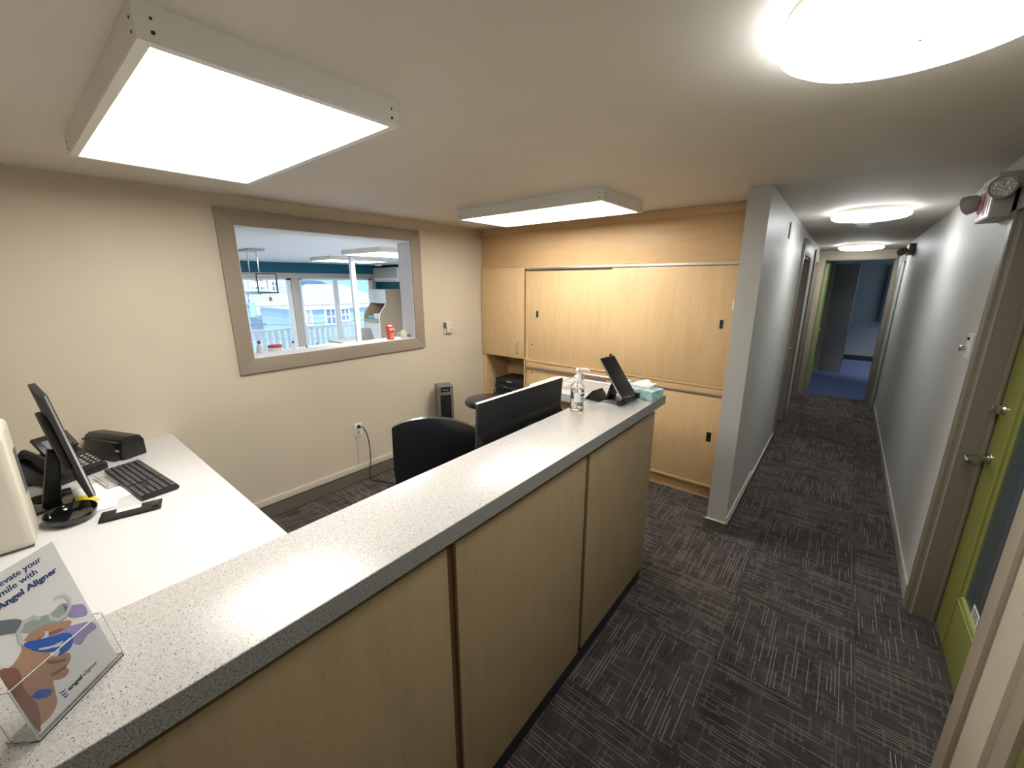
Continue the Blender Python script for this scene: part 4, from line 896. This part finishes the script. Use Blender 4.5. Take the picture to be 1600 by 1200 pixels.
edg = MB().tube([(hx1 - .012, y - .006, z) for y, z in prof[1:8]], .016, 6, 2); edg.build('edge_face', 'nextwhite', t)
MB().box(hx0 + .03, hx1 - .03, hy1 - .01, hy1, 0, 1.335).build('back_panel', 'nextwood', t)
MB().box(hx0 + .03, hx1 - .03, 5.81, hy1 - .01, .93, .955).build('shelf', 'nextwood', t)
MB().box(hx0 + .03, hx1 - .03, 5.80, 5.815, .86, .93).build('rail', 'nexttrim', t)
for q in ((.60, .85), (.34, .59), (.08, .33)): MB().box(hx0 + .035, hx1 - .035, 5.79, 5.81, q[0], q[1], bev=.002).build('drawer', 'winframe', t)
MB().box(hx0 + .03, hx1 - .03, 5.812, hy1 - .01, .02, .92).build('drawer_carcass', 'winframe', t)
for i, (x, y, s_, m_, lab) in enumerate(((-9.45, 5.93, .09, 'aqua', 'aqua basket on the hutch shelf'), (-9.2, 5.95, .10, 'winframe', 'white bundle on the hutch shelf'), (-9.02, 5.97, .08, 'aqua', 'aqua box at the right of the hutch shelf'))):
    tag(MB().box(x - s_, x + s_, y - .07, y + .08, .9555, .9555 + s_ * (.8 + .5 * (i == 1)), bev=.02, seg=3).build(('basket', 'towel_bundle', 'storage_box')[i], m_), lab, 'storage box')
# chandelier
t = thing('cage_pendant', 'rectangular wire cage pendant lamp with candle bulbs in the next room', 'pendant lamp', (-6.35, 2.25, NH))
def cage(x0, x1, y0, y1, z0, z1, r, m_, nm):
    f = MB(); P = [(x, y, z) for x in (x0, x1) for y in (y0, y1) for z in (z0, z1)]
    for i in range(8):
        for j in range(i + 1, 8):
            if sum(P[i][k] != P[j][k] for k in range(3)) == 1: f.cyl(P[i], P[j], r, seg=6)
    f.build(nm, m_, t)
cage(-6.75, -6.12, 2.19, 2.42, 1.72, 1.955, .006, 'chrome', 'cage')
fr = MB()
for p, q in (((-6.10, 2.175, 1.715), (-6.10, 2.42, 1.715)), ((-6.10, 2.175, 1.962), (-6.10, 2.42, 1.962)), ((-6.10, 2.175, 1.715), (-6.10, 2.175, 1.962)), ((-6.10, 2.42, 1.715), (-6.10, 2.42, 1.962))): fr.cyl(p, q, .008, seg=6)
fr.build('front_frame', 'darkmetal', t)
MB().box(-6.62, -6.14, 2.14, 2.34, 2.262, NH, bev=.003).build('canopy', 'greylight', t)
for x in (-6.20, -6.52): MB().cyl((x, 2.25, 1.955), (x, 2.25, 2.265), .008, seg=8).build('rod', 'chrome', t)
MB().cyl((-6.75, 2.30, 1.955), (-6.12, 2.30, 1.955), .007, seg=8).build('top_bar', 'chrome', t)
for x in (-6.22, -6.38, -6.54, -6.68):
    s_ = MB().lathe([(.045, 0), (.045, .14), (.042, .14), (.042, .0)], (x, 2.30, 1.76), 20).build('glass_shade', 'glass', t)
    MB().lathe([(0, 0), (.012, .005), (.016, .03), (.008, .06), (0, .085)], (x, 2.30, 1.79), 14).build('bulb', 'bulb', s_)
t = thing('hanging_ornament', 'small hanging ornament below the cage pendant', 'ornament', (-6.12, 2.30, 1.6))
MB().cyl((-6.12, 2.32, 1.66), (-6.12, 2.32, 1.715), .002, seg=6).build('string', 'grey', t)
MB().lathe([(0, 0), (.012, .006), (.03, .02), (.012, .034), (.028, .046), (.01, .058), (0, .062)], (-6.12, 2.32, 1.60), 14).build('bead', 'skin', t)
# things on the sill and on the counter beyond it
sz_ = oz0 + .0065
t = thing('owl_figurine', 'coral red ceramic owl figurine on the window sill', 'figurine', (-3.44, 2.345, sz_))
MB().lathe([(0, 0), (.036, 0), (.042, .012), (.036, .022), (.040, .034), (.044, .05), (.038, .066), (.041, .08), (.046, .10), (.044, .12), (.036, .130), (0, .133)], (-3.44, 2.345, sz_), 28, None, .75, 1).build('body', 'coral', t)
for y in (2.312, 2.378): MB().lathe([(0, 0), (.014, 0), (.008, .014), (0, .022)], (-3.44, y, sz_ + .124), 12).build('ear_tuft', 'coral', t)
for y in (2.330, 2.360):
    MB().lathe([(0, 0), (.013, 0), (.012, .004), (0, .005)], (0, 0, 0), 16, Matrix.Translation((-3.409, y, sz_ + .098)) @ Matrix.Rotation(PI / 2, 4, 'Y')).lathe([(0, 0), (.005, 0), (0, .003)], (0, 0, 0), 10, Matrix.Translation((-3.4035, y, sz_ + .098)) @ Matrix.Rotation(PI / 2, 4, 'Y')).build('eye', 'white', t)
for z in (.018, .034, .05): MB().box(-3.412, -3.406, 2.325, 2.365, sz_ + z, sz_ + z + .005, bev=.001).build('carved_line', 'white', t)
t = thing('cream_shell', 'cream rounded shell ornament beside the coral figurine', 'ornament', (-3.43, 2.49, sz_))
MB().lathe([(0, 0), (.55, .0), (.9, .35), (1, .8), (.85, 1.3), (.5, 1.7), (0, 1.85)], (0, 0, 0), 24, Matrix.Translation((-3.43, 2.487, sz_)) @ Matrix.Diagonal((.03, .044, .042, 1))).build('shell', 'cream', t)
MB().tube([(-3.43, 2.455, sz_ + .012), (-3.43, 2.425, sz_ + .018), (-3.43, 2.418, sz_ + .042), (-3.43, 2.448, sz_ + .052)], .006, 8, 3).build('handle', 'cream', t)
t = thing('dark_ornament', 'small dark round ornament at the right end of the window sill', 'ornament', (-3.42, 2.552, sz_))
MB().lathe([(0, 0), (.014, .003), (.017, .014), (.010, .026), (0, .030)], (-3.42, 2.548, sz_), 18).build('bead', 'grey', t)
t = thing('side_table', 'white side counter in the next room below the window sill', 'counter', (-4.3, 1.9, 0))
MB().box(-4.75, -3.60, 1.15, 2.45, 1.10, 1.14, bev=.003).build('top', 'nextwhite', t)
MB().box(-4.70, -4.66, 1.2, 2.4, 0, 1.10).build('side_panel', 'nextwhite', t); MB().box(-3.70, -3.66, 1.2, 2.4, 0, 1.10).build('side_panel', 'nextwhite', t)
def bottle(name, lab, x, y, r, h, m_, m2=None, cat='bottle'):
    t_ = thing(name, lab, cat, (x, y, 1.1405))
    MB().lathe([(0, 0), (r, 0), (r, h * .6), (r * .9, h * .7), (r * .4, h * .8), (r * .4, h * .88), (0, h * .88)], (x, y, 1.1405), 18).build('body', m_, t_)
    MB().lathe([(0, h * .86), (r * .45, h * .86), (r * .45, h), (0, h)], (x, y, 1.1405), 14).build('cap', m2 or m_, t_)
bottle('soap_dispenser', 'tall white dispenser with dark cap at the left end of the side counter', -4.15, 1.42, .03, .19, 'winframe', 'slate')
bottle('spray_bottle', 'slim white spray bottle beyond the window sill', -4.2, 1.74, .022, .15, 'winframe', 'grey')
bottle('small_jar', 'small grey-capped jar beside the slim spray bottle', -4.1, 1.82, .022, .10, 'greylight', 'grey')
bottle('pill_bottle', 'short bottle standing alone beyond the window sill', -4.15, 1.95, .016, .11, 'winframe', 'navy')
t = thing('tub', 'white tub with red rim beyond the window sill', 'tub', (-4.2, 1.57, 1.1405))
MB().lathe([(0, 0), (.05, 0), (.06, .09), (.058, .11), (0, .11)], (-4.2, 1.57, 1.1405), 24).build('bowl', 'winframe', t)
MB().lathe([(.0, .11), (.062, .11), (.064, .12), (.060, .128), (0, .128)], (-4.2, 1.57, 1.1405), 24).build('rim', 'red', t)
t = thing('reception_table', 'pale pink-topped table in the next room below the window', 'table', (-8.0, 4.6, 0))
MB().box(-8.6, -7.5, 4.3, 5.1, .60, .64, bev=.003).build('top', 'nexttrim', t)
for x, y in ((-8.5, 4.4), (-7.6, 4.4), (-8.5, 5.0), (-7.6, 5.0)): MB().cyl((x, y, 0), (x, y, .60), .025, seg=12).build('leg', 'greylight', t)
t = thing('file_rack', 'tilted dark files in a rack on the pink-topped table', 'file rack', (-7.9, 4.7, .64))
for i in range(4): MB().box(-.012, .012, -.13, .13, 0, .26, bev=.002, mtx=Matrix.Translation((-8.0 + i * .06, 4.78, .647)) @ Matrix.Rotation(math.radians(-22), 4, 'Y')).build('file', ('grey', 'slate', 'skin_dark', 'grey')[i], t)
MB().box(-8.08, -7.75, 4.64, 4.92, .6405, .646).build('rack_base', 'darkmetal', t)

# ------------------------------------------------------------------ outside: balcony, railing, houses, ground
sbox('balcony', 'deck', (-11.4, NX - .1, -1, 8.5, -.2, -.03))
t = thing('balcony_railing', 'white balcony railing with slats beyond the windows', 'railing', (-11.2, 4, 0))
MB().box(-11.24, -11.16, .5, 7.6, .66, .71, bev=.006).build('top_rail', 'railing', t)
MB().box(-11.22, -11.18, .5, 7.6, .03, .07).build('bottom_rail', 'railing', t)
sl_ = MB().box(-.014, .014, -.045, .045, .07, .66, bev=.003).build('slat', 'railing', t, local=True)
k = 0
for i in range(46):
    o = sl_ if i == 0 else sl_.copy()
    if i: col.objects.link(o); o.parent = t
    o.location = Vector((0, .65 + i * .15 - 4, 0))
for y in (1.0, 3.0, 5.0, 7.0): MB().box(-11.25, -11.15, y - .05, y + .05, -.02, .74, bev=.006).build('post', 'railing', t)
struct(MB().box(-70, -11.3, -30, 50, -6.2, -6.0).build('ground', 'deck'))
def house(name, lab, x0, x1, y0, y1, zt, sid, wins, roof=None):
    t = thing(name, lab, 'house', ((x0 + x1) / 2, (y0 + y1) / 2, -6))
    MB().box(x0, x1, y0, y1, -6, zt).build('walls', sid, t)
    for (wy0, wy1, wz0, wz1) in wins:
        wf = MB().box(x1, x1 + .10, wy0 - .1, wy1 + .1, wz0 - .1, wz1 + .1).build('window', 'winframe', t)
        MB().box(x1 + .10, x1 + .12, wy0, wy1, wz0, wz1).build('pane', 'housewin', wf)
        MB().box(x1 + .12, x1 + .14, wy0, wy1, (wz0 + wz1) / 2 - .03, (wz0 + wz1) / 2 + .03).box(x1 + .12, x1 + .14, (wy0 + wy1) / 2 - .03, (wy0 + wy1) / 2 + .03, wz0, wz1).build('muntins', 'winframe', wf)
    return t
t = house('hip_roof_house', 'pale blue house with light hipped roof across the street', -27, -21.5, 9.6, 14.6, .58, 'siding_blue', [(10.75, 11.2, -.28, .44), (11.6, 11.98, -.15, .42), (9.75, 9.9, -.2, .5)])
tb = bmesh.new(); A = [tb.verts.new(p) for p in ((-27.3, 9.3, .6), (-21.2, 9.3, .6), (-21.2, 14.9, .6), (-27.3, 14.9, .6), (-25.2, 11.6, 1.75), (-22.9, 11.6, 1.75), (-22.9, 12.6, 1.75), (-25.2, 12.6, 1.75))]
for f_ in ((0, 1, 5, 4), (1, 2, 6, 5), (2, 3, 7, 6), (3, 0, 4, 7), (4, 5, 6, 7), (0, 3, 2, 1)): tb.faces.new([A[i] for i in f_])
q = MB(); q._merge(tb); q.build('roof', 'shingle', t, smooth=False)
MB().box(-27.3, -21.2, 9.3, 14.9, .50, .6).build('eave_fascia', 'winframe', t)
MB().prism([(-26.0, 12.1, 1.55), (-26.0, 14.3, 1.35), (-26.0, 12.9, 1.95), (-26.0, 12.2, 1.98)], (-1.2, 0, 0)).build('rear_gable', 'slateroof', t)
house('blue_house', 'taller sky blue house behind the hipped roof', -34, -30, 13.2, 22, 5, 'siding_deep', [(13.8, 14.1, 1.3, 1.8)])
t = house('white_house', 'white sided house seen through the left window', -36, -29.5, 4.5, 13.1, 4.2, 'siding_white', [(11.35, 11.65, 1.35, 1.9), (11.9, 12.1, -.2, .3), (12.4, 12.6, -.2, .3), (9.6, 9.9, .6, 1.2), (10.4, 10.7, -.4, .2), (8.2, 8.6, .5, 1.1), (8.2, 8.6, -1.2, -.5)])
MB().prism([(-29.4, 9.0, 0.05), (-29.4, 13.4, -.75), (-29.4, 13.4, -.9), (-29.4, 9.0, -.1)], (1.5, 0, 0)).build('porch_roof', 'shingle', t)
t = thing('utility_pole', 'utility pole with transformer seen through the left window', 'utility pole', (-18, 5.9, -6))
MB().cyl((-18, 5.9, -6), (-18, 5.9, 3), .07, seg=12).build('pole', 'siding_blue', t)
MB().cyl((-18, 6.1, .6), (-18, 6.1, 1.1), .13, seg=16, bev=.01).build('transformer', 'siding_deep', t)
for z in (1.4, .2): MB().box(-18.05, -17.95, 5.4, 6.5, z, z + .07).build('crossarm', 'slateroof', t)
for k, (y0, z0, y1, z1) in enumerate(((3.5, 1.05, 16, .95), (3.5, .35, 16, .05), (3.5, .15, 16, -.15), (3.5, -.1, 16, -.9))):
    MB().tube([(-17.93, y0 + (y1 - y0) * i / 8, z0 + (z1 - z0) * i / 8 - .12 * math.sin(PI * i / 8)) for i in range(9)], .014, 5, 1).build('wire', 'slate', t)
